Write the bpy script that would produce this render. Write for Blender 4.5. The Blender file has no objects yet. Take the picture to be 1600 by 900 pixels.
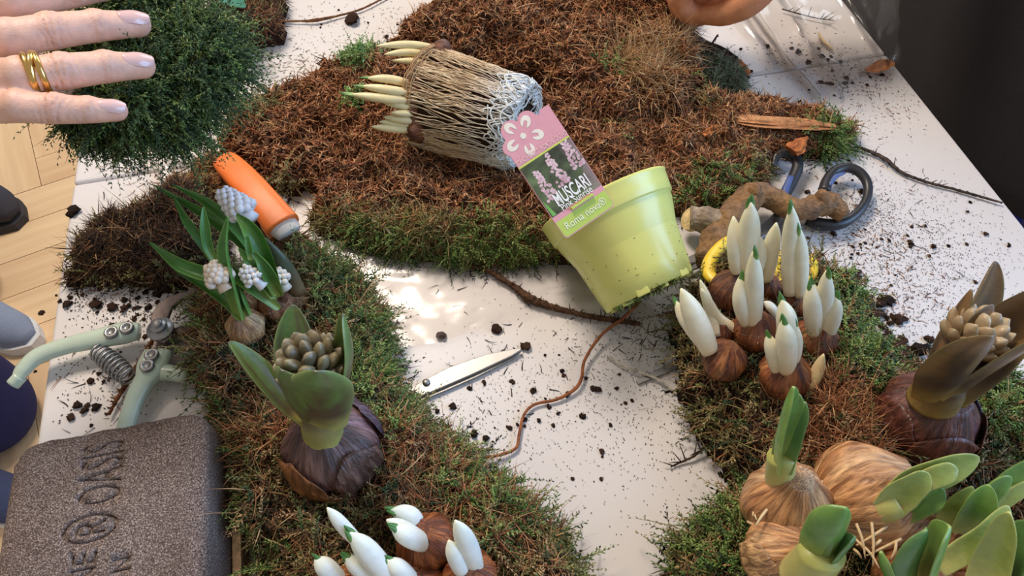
import bpy, bmesh, math, random
import numpy as np
from mathutils import Vector, Matrix, noise as mnoise

# ------------------------------------------------------------------ camera, light, exposure
T = 0.74                      # table top height
CAM_H = 0.46                  # camera above the table top
PITCH = math.radians(55.6)    # looking down
FPX = 1155.0
scene = bpy.context.scene
col = scene.collection
cam_data = bpy.data.cameras.new('camera'); cam = bpy.data.objects.new('camera', cam_data); col.objects.link(cam)
cam.location = (0, 0, T + CAM_H); cam.rotation_euler = (math.pi/2 - PITCH, 0, 0)
cam_data.sensor_width = 36; cam_data.lens = 36*FPX/1600; cam_data.clip_start = 0.01
scene.camera = cam
world = bpy.data.worlds.new('world'); scene.world = world; world.use_nodes = True
bg = world.node_tree.nodes['Background']; bg.inputs[0].default_value = (1.0, 0.96, 0.92, 1); bg.inputs[1].default_value = 0.42
def area_light(name, loc, target, size, size_y, power, color):
    d = bpy.data.lights.new(name, 'AREA'); d.shape = 'RECTANGLE'; d.size = size; d.size_y = size_y; d.energy = power; d.color = color
    o = bpy.data.objects.new(name, d); col.objects.link(o); o.location = loc
    o.rotation_euler = (Vector(target)-Vector(loc)).to_track_quat('-Z', 'Y').to_euler(); return o
area_light('window_right_offscreen', (2.1, 0.25, 1.75), (0.3, 0.4, T), 1.6, 1.3, 55, (0.32, 0.57, 1.0))
area_light('window_far_offscreen', (0.9, 3.2, 1.9), (0.3, 0.6, T), 1.4, 1.3, 26, (0.72, 0.85, 1.0))
area_light('ceiling_lamp_offscreen', (-0.7, 1.5, 2.75), (0, 0.35, T), 0.6, 0.6, 52, (1.0, 0.86, 0.72))
scene.view_settings.view_transform = 'Standard'; scene.view_settings.look = 'None'
scene.view_settings.exposure = 0.0; scene.view_settings.gamma = 1.0; scene.view_settings.use_curve_mapping = False

# ------------------------------------------------------------------ helpers
rnd = random.Random(7)
rng = np.random.default_rng(11)
CT, ST = math.cos(PITCH), math.sin(PITCH)
def P(px, py, h=0.0):
    """world point seen at photo pixel (px,py) lying h metres above the table top"""
    a = (px-800)/FPX; b = -(py-450)/FPX
    d = Vector((a, CT + b*ST, -ST + b*CT))
    k = (h-CAM_H)/d.z
    return Vector((d.x*k, d.y*k, T+h))
def PF(px, py, z=0.0):
    return P(px, py, z-T)
def PP(l): return [P(*q) for q in l]
def C(r, g, b):
    f = lambda c: (c/255/12.92) if c <= 10 else ((c/255+0.055)/1.055)**2.4
    return (f(r), f(g), f(b))
def mixc(a, b, t): return tuple(a[i]*(1-t)+b[i]*t for i in range(3))
def tag(o, label=None, cat=None, group=None, kind=None):
    if label: o['label'] = label
    if cat: o['category'] = cat
    if group: o['group'] = group
    if kind: o['kind'] = kind
    return o
WL = {}
def thing(name, label, cat, loc, group=None):
    o = bpy.data.objects.new(name, None); col.objects.link(o); o.location = loc; o.empty_display_size = 0.02
    WL[o.name] = Vector(loc)
    return tag(o, label, cat, group)
def link(name, me, mat, parent=None, origin=None):
    o = bpy.data.objects.new(name, me); col.objects.link(o)
    if mat is not None and len(me.materials) == 0: me.materials.append(mat)
    if parent is not None:
        o.parent = parent; o.location = Vector(origin)-WL[parent.name]
    else: o.location = origin
    WL[o.name] = Vector(origin)
    return o
def catmull(pts, n):
    """resample control points to n points, smooth; pts list of equal-length tuples/Vectors"""
    A = np.array([list(p) for p in pts], float)
    if len(A) == 2:
        t = np.linspace(0, 1, n)[:, None]; return A[0]*(1-t)+A[1]*t
    e = np.vstack([2*A[0]-A[1], A, 2*A[-1]-A[-2]])
    out = []
    for s in np.linspace(0, len(A)-1-1e-9, n):
        i = int(s); t = s-i; p0, p1, p2, p3 = e[i], e[i+1], e[i+2], e[i+3]
        out.append(0.5*((2*p1)+(-p0+p2)*t+(2*p0-5*p1+4*p2-p3)*t*t+(-p0+3*p1-3*p2+p3)*t**3))
    return np.array(out)
def lerp_list(vals, n):
    return np.interp(np.linspace(0, 1, n), np.linspace(0, 1, len(vals)), vals)
def frames(path, hint=None):
    n = len(path); tan = np.gradient(path, axis=0); tan /= np.linalg.norm(tan, axis=1)[:, None]+1e-12
    h = np.array(hint if hint is not None else (0, 0, 1), float)
    if hint is None and abs(tan[0] @ h) > .95: h = np.array((0, 1., 0))
    N = np.zeros((n, 3)); S = np.zeros((n, 3))
    nn = h - (h @ tan[0])*tan[0]; nn /= np.linalg.norm(nn)+1e-12
    for i in range(n):
        nn = nn - (nn @ tan[i])*tan[i]; nn /= np.linalg.norm(nn)+1e-12
        N[i] = nn; S[i] = np.cross(tan[i], nn)
    return tan, N, S
class MB:
    """collects shapes (world coordinates, a colour per vertex) that become ONE mesh object"""
    def __init__(s): s.v = []; s.f = []; s.c = []; s.sm = []
    def add(s, verts, faces, cols, smooth=True):
        b = len(s.v); s.v += [tuple(map(float, q)) for q in verts]; s.f += [tuple(i+b for i in f) for f in faces]; s.sm += [smooth]*len(faces)
        if isinstance(cols, tuple) and len(cols) == 3 and not hasattr(cols[0], '__len__'): cols = [cols]*len(verts)
        s.c += list(cols); return s
    def rings(s, R, cols, cap=True, smooth=True, close=True):
        m = len(R); k = len(R[0]); V = [q for r in R for q in r]; F = []
        for i in range(m-1):
            for j in range(k if close else k-1):
                a = i*k+j; b = i*k+(j+1) % k; F.append((a, b, b+k, a+k))
        if cap: F.append(tuple(range(k-1, -1, -1))); F.append(tuple((m-1)*k+j for j in range(k)))
        if isinstance(cols, tuple) and not hasattr(cols[0], '__len__'): cc = [cols]*len(V)
        elif len(cols) == m: cc = [cols[i] for i in range(m) for _ in range(k)]
        else: cc = list(cols)
        return s.add(V, F, cc, smooth)
    def tube(s, pts, radii, n=14, seg=8, cols=(1, 1, 1), flat=1.0, hint=None, jit=0.0, cap=True, cfun=None, sq=1.0):
        path = catmull(pts, n); r = lerp_list(radii, n); t_, N, S = frames(path, hint); R = []
        for i in range(n):
            ring = []
            for j in range(seg):
                a = 2*math.pi*j/seg; q = 1+jit*(rnd.random()*2-1)
                ca, sa = math.cos(a), math.sin(a)
                if sq != 1.0: ca, sa = math.copysign(abs(ca)**sq, ca), math.copysign(abs(sa)**sq, sa)
                ring.append(path[i]+r[i]*q*(S[i]*ca+N[i]*flat*sa))
            R.append(ring)
        if cfun: cols = [cfun(i/(n-1)) for i in range(n)]
        return s.rings(R, cols, cap)
    def blade(s, pts, widths, hint, cup=0.3, thick=0.0012, n=16, k=7, cfun=None, cols=(1, 1, 1), round_tip=False):
        """leaf: path, half widths, hint = direction the hollow side faces"""
        path = catmull(pts, n); w = lerp_list(widths, n)
        if round_tip:
            big = catmull(pts, 400); rt = float(round_tip); tt = np.concatenate([np.linspace(0, rt, n-9), rt+(1-rt)*np.sin(np.linspace(0, math.pi/2, 10)[1:])]); path = big[np.round(tt*399).astype(int)]
            path[-1] = big[-1]; w = np.interp(tt, np.linspace(0, 1, len(widths)), list(widths[:-1])+[widths[-2]*.9])*np.where(tt > rt, np.clip(1-((tt-rt)/((1-rt)*1.01))**2, 0, 1)**.62, 1)
        t_, N, S = frames(path, hint); R = []; CC = []
        for i in range(n):
            top = []; bot = []
            th = thick*(0.35+0.65*min(1, w[i]/max(widths)*1.3))
            for j in range(k):
                u = -1+2*j/(k-1)
                base = path[i]+S[i]*w[i]*u*(1-0.12*cup*u*u)+N[i]*cup*w[i]*u*u
                e = th*(1-abs(u)**3*0.75)
                top.append(base+N[i]*e*.5); bot.append(base-N[i]*e*.5)
            R.append(top+bot[::-1])
            c = [cfun(i/(n-1), -1+2*j/(k-1)) for j in range(k)] if cfun else [cols]*k
            CC += c+c[::-1]
        return s.rings(R, CC, True)
    def box(s, c, ax, ay, az, cols=(1, 1, 1)):
        c, ax, ay, az = map(Vector, (c, ax, ay, az))
        V = [c+i*ax+j*ay+k*az for k in (-1, 1) for j in (-1, 1) for i in (-1, 1)]
        return s.add(V, [(0, 2, 3, 1), (4, 5, 7, 6), (0, 1, 5, 4), (2, 6, 7, 3), (0, 4, 6, 2), (1, 3, 7, 5)], cols, False)
    def lathe(s, base, axis, prof, seg=24, cols=None, cfun=None, wob=None, ang=2*math.pi, a0=0, cap=True):
        """prof: list of (height along axis, radius)"""
        base = Vector(base); ax = Vector(axis).normalized(); u = ax.orthogonal().normalized(); w = ax.cross(u); R = []; CC = []
        full = abs(ang-2*math.pi) < 1e-6; ns = seg if full else seg+1
        for i, (h, r) in enumerate(prof):
            ring = []
            for j in range(ns):
                a = a0+ang*j/seg; q = wob(i/(len(prof)-1), a) if wob else 1.0
                ring.append(base+ax*h+(u*math.cos(a)+w*math.sin(a))*r*q)
                if cfun: CC.append(cfun(i/(len(prof)-1), a))
            R.append(ring)
        return s.rings(R, CC if cfun else (cols or (1, 1, 1)), cap and full, True, full)
    def ball(s, c, r, cols=(1, 1, 1), seg=8, rings=6, scale=(1, 1, 1), rot=None):
        c = Vector(c); V = []; F = []
        V.append(Vector((0, 0, 1)))
        for i in range(1, rings):
            p = math.pi*i/rings
            for j in range(seg): a = 2*math.pi*j/seg; V.append(Vector((math.sin(p)*math.cos(a), math.sin(p)*math.sin(a), math.cos(p))))
        V.append(Vector((0, 0, -1))); L = len(V)-1
        for j in range(seg): F.append((0, 1+j, 1+(j+1) % seg)); F.append((L, L-seg+(j+1) % seg, L-seg+j))
        for i in range(rings-2):
            for j in range(seg): a = 1+i*seg+j; b = 1+i*seg+(j+1) % seg; F.append((a, a+seg, b+seg, b))
        M = rot or Matrix.Identity(3); sc = Vector(scale)
        return s.add([c+r*(M @ Vector((q.x*sc.x, q.y*sc.y, q.z*sc.z))) for q in V], F, cols)
    def build(s, name, mat, parent=None, origin=None, bevel=None, subsurf=0):
        if origin is None:
            if parent is not None: origin = WL[parent.name]
            else:
                A = np.array(s.v); origin = Vector(((A[:, 0].min()+A[:, 0].max())/2, (A[:, 1].min()+A[:, 1].max())/2, A[:, 2].min()))
        o3 = Vector(origin)
        me = bpy.data.meshes.new(name); me.from_pydata([(q[0]-o3.x, q[1]-o3.y, q[2]-o3.z) for q in s.v], [], s.f)
        me.polygons.foreach_set('use_smooth', s.sm)
        at = me.attributes.new('Col', 'FLOAT_COLOR', 'POINT')
        at.data.foreach_set('color', np.hstack([np.array(s.c, float).reshape(-1, 3), np.ones((len(s.c), 1))]).ravel())
        me.update(); o = link(name, me, mat, parent, o3)
        if bevel:
            m = o.modifiers.new('bevel', 'BEVEL'); m.width = bevel; m.segments = 3; m.limit_method = 'ANGLE'
        if subsurf:
            m = o.modifiers.new('sub', 'SUBSURF'); m.levels = subsurf; m.render_levels = subsurf
        return o
def np_mesh(name, V, Fq, Cc, mat, parent=None, origin=(0, 0, 0), smooth=False):
    """triangle mesh from numpy arrays"""
    me = bpy.data.meshes.new(name); V = V-np.array(origin)
    me.vertices.add(len(V)); me.vertices.foreach_set('co', V.astype(np.float32).ravel())
    nt = len(Fq); me.loops.add(nt*3); me.loops.foreach_set('vertex_index', Fq.astype(np.int32).ravel())
    me.polygons.add(nt); me.polygons.foreach_set('loop_start', np.arange(nt, dtype=np.int32)*3)
    if smooth: me.polygons.foreach_set('use_smooth', np.ones(nt, bool))
    me.update(calc_edges=True)
    at = me.attributes.new('Col', 'FLOAT_COLOR', 'POINT')
    at.data.foreach_set('color', np.hstack([Cc, np.ones((len(Cc), 1))]).astype(np.float32).ravel())
    return link(name, me, mat, parent, origin)

# ------------------------------------------------------------------ materials
def nodes(name):
    m = bpy.data.materials.new(name); m.use_nodes = True; nt = m.node_tree; return m, nt, nt.nodes['Principled BSDF']
def vmat(name, rough=0.6, spec=0.5, nscale=300, namt=0.25, bump=0.2, bscale=600, sss=0.0, coat=0.0, stretch=None, metal=0.0):
    """colour from the mesh, broken up by fine noise, with fine relief"""
    m, nt, b = nodes(name); N = nt.nodes; L = nt.links
    at = N.new('ShaderNodeAttribute'); at.attribute_name = 'Col'
    tc = N.new('ShaderNodeTexCoord'); mp = N.new('ShaderNodeMapping'); L.new(tc.outputs['Object'], mp.inputs[0])
    if stretch: mp.inputs['Scale'].default_value = stretch
    nz = N.new('ShaderNodeTexNoise'); nz.inputs['Scale'].default_value = nscale; nz.inputs['Detail'].default_value = 4; L.new(mp.outputs[0], nz.inputs['Vector'])
    mr = N.new('ShaderNodeMapRange'); mr.inputs['From Min'].default_value = .3; mr.inputs['From Max'].default_value = .7; mr.inputs['To Min'].default_value = 1-namt; mr.inputs['To Max'].default_value = 1+namt; L.new(nz.outputs['Fac'], mr.inputs['Value'])
    vm = N.new('ShaderNodeVectorMath'); vm.operation = 'SCALE'; L.new(at.outputs['Color'], vm.inputs[0]); L.new(mr.outputs[0], vm.inputs['Scale'])
    L.new(vm.outputs[0], b.inputs['Base Color'])
    b.inputs['Roughness'].default_value = rough; b.inputs['Specular IOR Level'].default_value = spec; b.inputs['Metallic'].default_value = metal
    if sss: b.inputs['Subsurface Weight'].default_value = sss; b.inputs['Subsurface Radius'].default_value = (.006, .004, .002); b.inputs['Subsurface Scale'].default_value = 0.5
    if coat: b.inputs['Coat Weight'].default_value = coat; b.inputs['Coat Roughness'].default_value = .15
    if bump:
        n2 = N.new('ShaderNodeTexNoise'); n2.inputs['Scale'].default_value = bscale; n2.inputs['Detail'].default_value = 3; L.new(mp.outputs[0], n2.inputs['Vector'])
        bp = N.new('ShaderNodeBump'); bp.inputs['Strength'].default_value = bump; bp.inputs['Distance'].default_value = .002; L.new(n2.outputs['Fac'], bp.inputs['Height']); L.new(bp.outputs[0], b.inputs['Normal'])
    return m
def pmat(name, color, rough=0.5, spec=0.5, metal=0.0, nscale=40, namt=0.06, bump=0.0, bscale=500):
    m = vmat(name, rough, spec, nscale, namt, bump, bscale, metal=metal)
    nt = m.node_tree; at = [n for n in nt.nodes if n.type == 'ATTRIBUTE'][0]
    rgb = nt.nodes.new('ShaderNodeRGB'); rgb.outputs[0].default_value = (*color, 1)
    for l in list(at.outputs['Color'].links): nt.links.new(rgb.outputs[0], l.to_socket)
    nt.nodes.remove(at); return m
M = dict(
    fibre=vmat('fibre', .8, .2, 500, .25, 0),
    moss=vmat('moss_leaf', .65, .3, 500, .25, 0),
    soil=vmat('soil', .95, .1, 700, .4, .6, 900),
    skinbulb=vmat('bulb_skin', .42, .45, 220, .3, .5, 260),
    shoot=vmat('shoot', .38, .45, 120, .06, .12, 220, sss=.18),
    leaf=vmat('leaf', .36, .45, 160, .12, .1, 400, sss=.06),
    root=vmat('root', .6, .3, 400, .12, 0),
    table=pmat('table_laminate', C(214, 208, 205), .36, .4, 0, 6, .015, .05, 900),
    trim=pmat('table_trim', C(190, 186, 186), .5, .4),
    metal=pmat('steel', C(158, 156, 154), .42, .5, .95, 60, .06),
    darkmetal=pmat('worn_blade_steel', C(118, 104, 98), .42, .5, .7, 120, .25, .1),
    leg=pmat('table_leg_steel', C(120, 120, 122), .4, .5, .8),
    lime=pmat('lime_plastic', C(222, 222, 128), .28, .5, 0, 30, .05, .03, 300),
    mint=pmat('mint_enamel', C(186, 200, 180), .25, .5, 0, 80, .06),
    black=pmat('black_rubber', C(46, 45, 48), .38, .5, 0, 80, .1),
    yellow=pmat('yellow_plastic', C(236, 200, 62), .35, .5, 0, 80, .06),
    orange=pmat('orange_plastic', C(244, 122, 48), .42, .45, 0, 60, .06, .05, 400),
    clearcap=pmat('pale_cap_plastic', C(214, 208, 198), .3, .5),
    gold=pmat('gold', C(230, 186, 112), .2, .5, 1.0, 60, .05),
    bark=vmat('bark', .85, .2, 260, .35, .8, 420),
    wood=vmat('raw_wood', .75, .25, 200, .3, .5, 300, stretch=(1, 1, 1)),
    skin=vmat('skin', .48, .4, 180, .10, .16, 700, sss=.15),
    nail=pmat('nail', C(222, 182, 174), .2, .6, 0, 60, .03),
    print=vmat('label_print', .33, .45, 200, .04, 0),
    cloth=vmat('cloth', .9, .2, 900, .2, .3, 1600),
)
def foam_mat():
    m, nt, b = nodes('floral_foam'); N = nt.nodes; L = nt.links
    tc = N.new('ShaderNodeTexCoord')
    n1 = N.new('ShaderNodeTexNoise'); n1.inputs['Scale'].default_value = 1300; n1.inputs['Detail'].default_value = 3; L.new(tc.outputs['Object'], n1.inputs['Vector'])
    n2 = N.new('ShaderNodeTexNoise'); n2.inputs['Scale'].default_value = 18; n2.inputs['Detail'].default_value = 4; L.new(tc.outputs['Object'], n2.inputs['Vector'])
    r = N.new('ShaderNodeValToRGB'); e = r.color_ramp.elements
    e[0].position = .32; e[0].color = (*C(64, 54, 50), 1); e[1].position = .72; e[1].color = (*C(184, 168, 160), 1); q = e.new(.52); q.color = (*C(112, 98, 92), 1)
    L.new(n1.outputs['Fac'], r.inputs[0])
    mx = N.new('ShaderNodeMix'); mx.data_type = 'RGBA'; mx.blend_type = 'MULTIPLY'; mx.inputs['Factor'].default_value = .55
    r2 = N.new('ShaderNodeValToRGB'); f = r2.color_ramp.elements; f[0].position = .35; f[0].color = (.62, .52, .46, 1); f[1].position = .65; f[1].color = (1, 1, 1, 1); L.new(n2.outputs['Fac'], r2.inputs[0])
    L.new(r.outputs[0], mx.inputs['A']); L.new(r2.outputs[0], mx.inputs['B']); L.new(mx.outputs['Result'], b.inputs['Base Color'])
    b.inputs['Roughness'].default_value = .92; b.inputs['Specular IOR Level'].default_value = .15
    bp = N.new('ShaderNodeBump'); bp.inputs['Strength'].default_value = .55; bp.inputs['Distance'].default_value = .0008; L.new(n1.outputs['Fac'], bp.inputs['Height']); L.new(bp.outputs[0], b.inputs['Normal']); return m
M['foam'] = foam_mat()
def plank_mat():
    m, nt, b = nodes('parquet_wood'); N = nt.nodes; L = nt.links
    tc = N.new('ShaderNodeTexCoord'); mp = N.new('ShaderNodeMapping'); mp.inputs['Scale'].default_value = (2.5, 40, 40); L.new(tc.outputs['Object'], mp.inputs[0])
    n1 = N.new('ShaderNodeTexNoise'); n1.inputs['Scale'].default_value = 1.5; n1.inputs['Detail'].default_value = 4; L.new(mp.outputs[0], n1.inputs['Vector'])
    oi = N.new('ShaderNodeObjectInfo'); ad = N.new('ShaderNodeMath'); ad.operation = 'MULTIPLY_ADD'; L.new(oi.outputs['Random'], ad.inputs[0]); ad.inputs[1].default_value = .35; L.new(n1.outputs['Fac'], ad.inputs[2])
    r = N.new('ShaderNodeValToRGB'); e = r.color_ramp.elements; e[0].position = .35; e[0].color = (*C(214, 176, 134), 1); e[1].position = 1.0; e[1].color = (*C(240, 210, 168), 1); L.new(ad.outputs[0], r.inputs[0])
    L.new(r.outputs[0], b.inputs['Base Color']); b.inputs['Roughness'].default_value = .42; return m
M['plank'] = plank_mat()
def film_mat():
    m, nt, b = nodes('clear_film'); N = nt.nodes; L = nt.links
    out = N['Material Output']; tr = N.new('ShaderNodeBsdfTransparent'); tr.inputs[0].default_value = (.985, .985, .99, 1)
    gl = N.new('ShaderNodeBsdfGlossy'); gl.inputs['Roughness'].default_value = .12
    df = N.new('ShaderNodeBsdfDiffuse'); df.inputs[0].default_value = (.85, .85, .86, 1)
    fr = N.new('ShaderNodeFresnel'); fr.inputs['IOR'].default_value = 1.42
    m1 = N.new('ShaderNodeMixShader'); m1.inputs[0].default_value = .03; L.new(tr.outputs[0], m1.inputs[1]); L.new(df.outputs[0], m1.inputs[2])
    m2 = N.new('ShaderNodeMixShader'); L.new(fr.outputs[0], m2.inputs[0]); L.new(m1.outputs[0], m2.inputs[1]); L.new(gl.outputs[0], m2.inputs[2])
    tc = N.new('ShaderNodeTexCoord'); nz = N.new('ShaderNodeTexNoise'); nz.inputs['Scale'].default_value = 38; nz.inputs['Detail'].default_value = 2; L.new(tc.outputs['Object'], nz.inputs['Vector'])
    bp = N.new('ShaderNodeBump'); bp.inputs['Strength'].default_value = .06; bp.inputs['Distance'].default_value = .004; L.new(nz.outputs['Fac'], bp.inputs['Height']); L.new(bp.outputs[0], gl.inputs['Normal']); L.new(bp.outputs[0], fr.inputs['Normal'])
    L.new(m2.outputs[0], out.inputs[0]); return m
M['film'] = film_mat()
def bulb_mat():
    # papery skin: streaks run from base to neck, following the bulb's own axis
    m, nt, b = nodes('bulb_paper'); N = nt.nodes; L = nt.links
    at = N.new('ShaderNodeAttribute'); at.attribute_name = 'Col'; ax = N.new('ShaderNodeAttribute'); ax.attribute_name = 'Axis'
    n1 = N.new('ShaderNodeTexNoise'); n1.inputs['Scale'].default_value = 9; n1.inputs['Detail'].default_value = 6; n1.inputs['Distortion'].default_value = .6; L.new(ax.outputs['Vector'], n1.inputs['Vector'])
    n2 = N.new('ShaderNodeTexNoise'); n2.inputs['Scale'].default_value = 2.6; n2.inputs['Detail'].default_value = 5; L.new(ax.outputs['Vector'], n2.inputs['Vector'])
    r = N.new('ShaderNodeValToRGB'); e = r.color_ramp.elements; e[0].position = .36; e[0].color = (.38, .30, .26, 1); e[1].position = .62; e[1].color = (1.28, 1.24, 1.16, 1); L.new(n1.outputs['Fac'], r.inputs[0])
    r2 = N.new('ShaderNodeValToRGB'); f = r2.color_ramp.elements; f[0].position = .38; f[0].color = (.55, .5, .48, 1); f[1].position = .6; f[1].color = (1.1, 1.08, 1.05, 1); L.new(n2.outputs['Fac'], r2.inputs[0])
    x1 = N.new('ShaderNodeMix'); x1.data_type = 'RGBA'; x1.blend_type = 'MULTIPLY'; x1.inputs['Factor'].default_value = .8; L.new(at.outputs['Color'], x1.inputs['A']); L.new(r.outputs[0], x1.inputs['B'])
    x2 = N.new('ShaderNodeMix'); x2.data_type = 'RGBA'; x2.blend_type = 'MULTIPLY'; x2.inputs['Factor'].default_value = .7; L.new(x1.outputs['Result'], x2.inputs['A']); L.new(r2.outputs[0], x2.inputs['B'])
    L.new(x2.outputs['Result'], b.inputs['Base Color']); b.inputs['Roughness'].default_value = .4
    bp = N.new('ShaderNodeBump'); bp.inputs['Strength'].default_value = .7; bp.inputs['Distance'].default_value = .003; L.new(n1.outputs['Fac'], bp.inputs['Height']); L.new(bp.outputs[0], b.inputs['Normal']); return m
M['bulb'] = bulb_mat()

# ------------------------------------------------------------------ the setting: floor and table
def quadbox(mb, cx, cy, hx, hy, z0, z1, ang=0.0, colr=(1, 1, 1)):
    ca, sa = math.cos(ang), math.sin(ang)
    return mb.box((cx, cy, (z0+z1)/2), (hx*ca, hx*sa, 0), (-hy*sa, hy*ca, 0), (0, 0, (z1-z0)/2), colr)
fl = MB(); quadbox(fl, 0, 1.0, 2.6, 2.2, -.03, -.009)
floor = tag(fl.build('floor', pmat('floor_base', C(150, 118, 84), .7)), 'pale herringbone parquet floor', None, None, 'structure')
pw, pl_ = .092, .46
pm = MB(); pm.box((0, 0, 0), (pl_/2-.0008, 0, 0), (0, pw/2-.0008, 0), (0, 0, .006))
plank_me = None; rotp = math.radians(28); npl = 0
for k in range(-40, 41):
    for mm in range(-4, 5):
        for vert in (0, 1):
            if vert == 0: c = Vector((k*pw+mm*2*pl_+pl_/2, k*pw+pw/2, 0)); a = 0
            else: c = Vector((k*pw+mm*2*pl_+pl_+pw/2, k*pw+pw-pl_/2, 0)); a = math.pi/2
            w_ = Matrix.Rotation(rotp, 3, 'Z') @ c; x, y = w_.x-.4, w_.y+.9
            if not ((-1.75 < x < -.35 and -.35 < y < 1.9) or (.55 < x < 1.75 and .1 < y < 1.9)): continue
            if plank_me is None:
                o = pm.build('plank', M['plank'], floor, origin=Vector((0, 0, 0))); plank_me = o.data
                md = o.modifiers.new('b', 'BEVEL'); md.width = .0012; md.segments = 1
            else:
                o = bpy.data.objects.new('plank', plank_me); col.objects.link(o); o.parent = floor
            o.location = Vector((x, y, -.006+.00015*(npl % 3)))-WL[floor.name]; o.rotation_euler = (0, 0, rotp+a); npl += 1
TA = math.radians(13.0)                         # the table runs away to the left
TD = Vector((-math.sin(TA), math.cos(TA), 0)); TR = Vector((math.cos(TA), math.sin(TA), 0))
eL = P(88, 470); eR = P(1450, 165)
tw = (eR-eL).dot(TR); seam = P(115, 287)
s_seam = (seam-eL).dot(TD)
def tpt(u, v, z=0.0): return eL+TR*u+TD*v+Vector((0, 0, z))
table = thing('folding_table', 'white laminate folding table strewn with soil and moss', 'table', (tpt(tw/2, .3).x, tpt(tw/2, .3).y, 0))
for v0, v1 in ((s_seam-.9, s_seam-.0007), (s_seam+.0007, s_seam+.9)):
    mb = MB(); c = tpt(tw/2, (v0+v1)/2, -.014); mb.box(c, TR*(tw/2), TD*((v1-v0)/2), Vector((0, 0, .014)))
    p = mb.build('tabletop_panel', M['table'], table, bevel=.003)
    for sgn in (-1, 1):
        e = MB(); e.box(tpt(tw/2+sgn*(tw/2-.012), (v0+v1)/2, -.034), TR*.010, TD*((v1-v0)/2-.02), Vector((0, 0, .0055)))
        e.build('apron_rail', M['trim'], table)
for v in (s_seam-.72, s_seam+.72):
    for u in (.06, tw-.06):
        lg = MB(); a = tpt(u, v); lg.tube([(a.x, a.y, 0), (a.x, a.y, T-.029)], [.0125, .0125], 3, 12); lg.build('leg', M['leg'], table)
    cb = MB(); a, b = tpt(.06, v), tpt(tw-.06, v); cb.tube([(a.x, a.y, .22), (b.x, b.y, .22)], [.009, .009], 3, 10); cb.build('crossbar', M['leg'], table)

# ------------------------------------------------------------------ moss: bumpy bodies covered with real fibres and fronds
def vnoise(x, y, scale, seed):
    x = x*scale+seed*17.13; y = y*scale+seed*7.77
    xi = np.floor(x).astype(np.int64); yi = np.floor(y).astype(np.int64); xf = x-xi; yf = y-yi
    def hsh(a, b):
        n = (a*374761393+b*668265263+seed*974711) & 0xffffffff
        n = ((n ^ (n >> 13))*1274126177) & 0xffffffff
        return ((n ^ (n >> 16)) & 0xffff)/65535.0
    u = xf*xf*(3-2*xf); v = yf*yf*(3-2*yf)
    return (hsh(xi, yi)*(1-u)+hsh(xi+1, yi)*u)*(1-v)+(hsh(xi, yi+1)*(1-u)+hsh(xi+1, yi+1)*u)*v
def fbm(x, y, s, seed): return .55*vnoise(x, y, s, seed)+.3*vnoise(x, y, s*2.3, seed+1)+.15*vnoise(x, y, s*5.1, seed+2)
def unit(a): return a/(np.linalg.norm(a, axis=-1, keepdims=True)+1e-12)
def pal(*cs): return np.array([C(*c) for c in cs])
BROWN = pal((176, 118, 80), (150, 96, 64), (196, 142, 102), (124, 80, 56), (206, 160, 116), (100, 66, 50), (160, 106, 72), (138, 88, 58))
DARKB = pal((100, 74, 56), (80, 60, 48), (122, 92, 66), (64, 50, 42), (142, 110, 80))
OLIVE = pal((138, 132, 80), (118, 116, 68), (154, 144, 96), (104, 96, 60), (164, 142, 98))
GREEN = pal((112, 138, 70), (94, 122, 62), (132, 154, 84), (84, 106, 54), (148, 162, 96))
DEEPG = pal((76, 98, 62), (62, 84, 54), (92, 114, 70), (58, 74, 50), (108, 120, 74))
PALEG = pal((140, 172, 104), (122, 156, 88), (160, 184, 122), (108, 140, 76))
GREYG = pal((120, 128, 104), (104, 114, 90), (138, 140, 116), (92, 100, 76))
TAN = pal((196, 158, 112), (178, 138, 94), (208, 176, 134), (160, 118, 78))
def fibres_np(root, d, L, R, colr, curl=.5, droop=.15, S=3):
    n = len(root); d = unit(d); q = rng.normal(size=(n, 3)); u = unit(np.cross(d, q)); v = np.cross(d, u)
    c = curl*(u*rng.normal(size=(n, 1))+v*rng.normal(size=(n, 1))*.6); c[:, 2] -= droop
    V = np.zeros((n, 3*S+1, 3)); L = L[:, None]; R = R[:, None]
    for k in range(S+1):
        t = k/S; p = root+L*(d*t+c*t*t)
        if k == S: V[:, 3*S] = p; break
        r = R*(1-.35*t)
        for j in range(3):
            a = 2*math.pi*j/3; V[:, 3*k+j] = p+r*(u*math.cos(a)+v*math.sin(a))
    V[:, :, 2] = np.maximum(V[:, :, 2], T+.0004)
    tri = []
    for k in range(S-1):
        for j in range(3):
            a = 3*k+j; b = 3*k+(j+1) % 3; tri += [(a, b, b+3), (a, b+3, a+3)]
    for j in range(3): tri.append((3*(S-1)+j, 3*(S-1)+(j+1) % 3, 3*S))
    tri = np.array(tri); m = 3*S+1
    F = (tri[None]+(np.arange(n)*m)[:, None, None]).reshape(-1, 3)
    return V.reshape(-1, 3), F, np.repeat(colr, m, axis=0)
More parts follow.
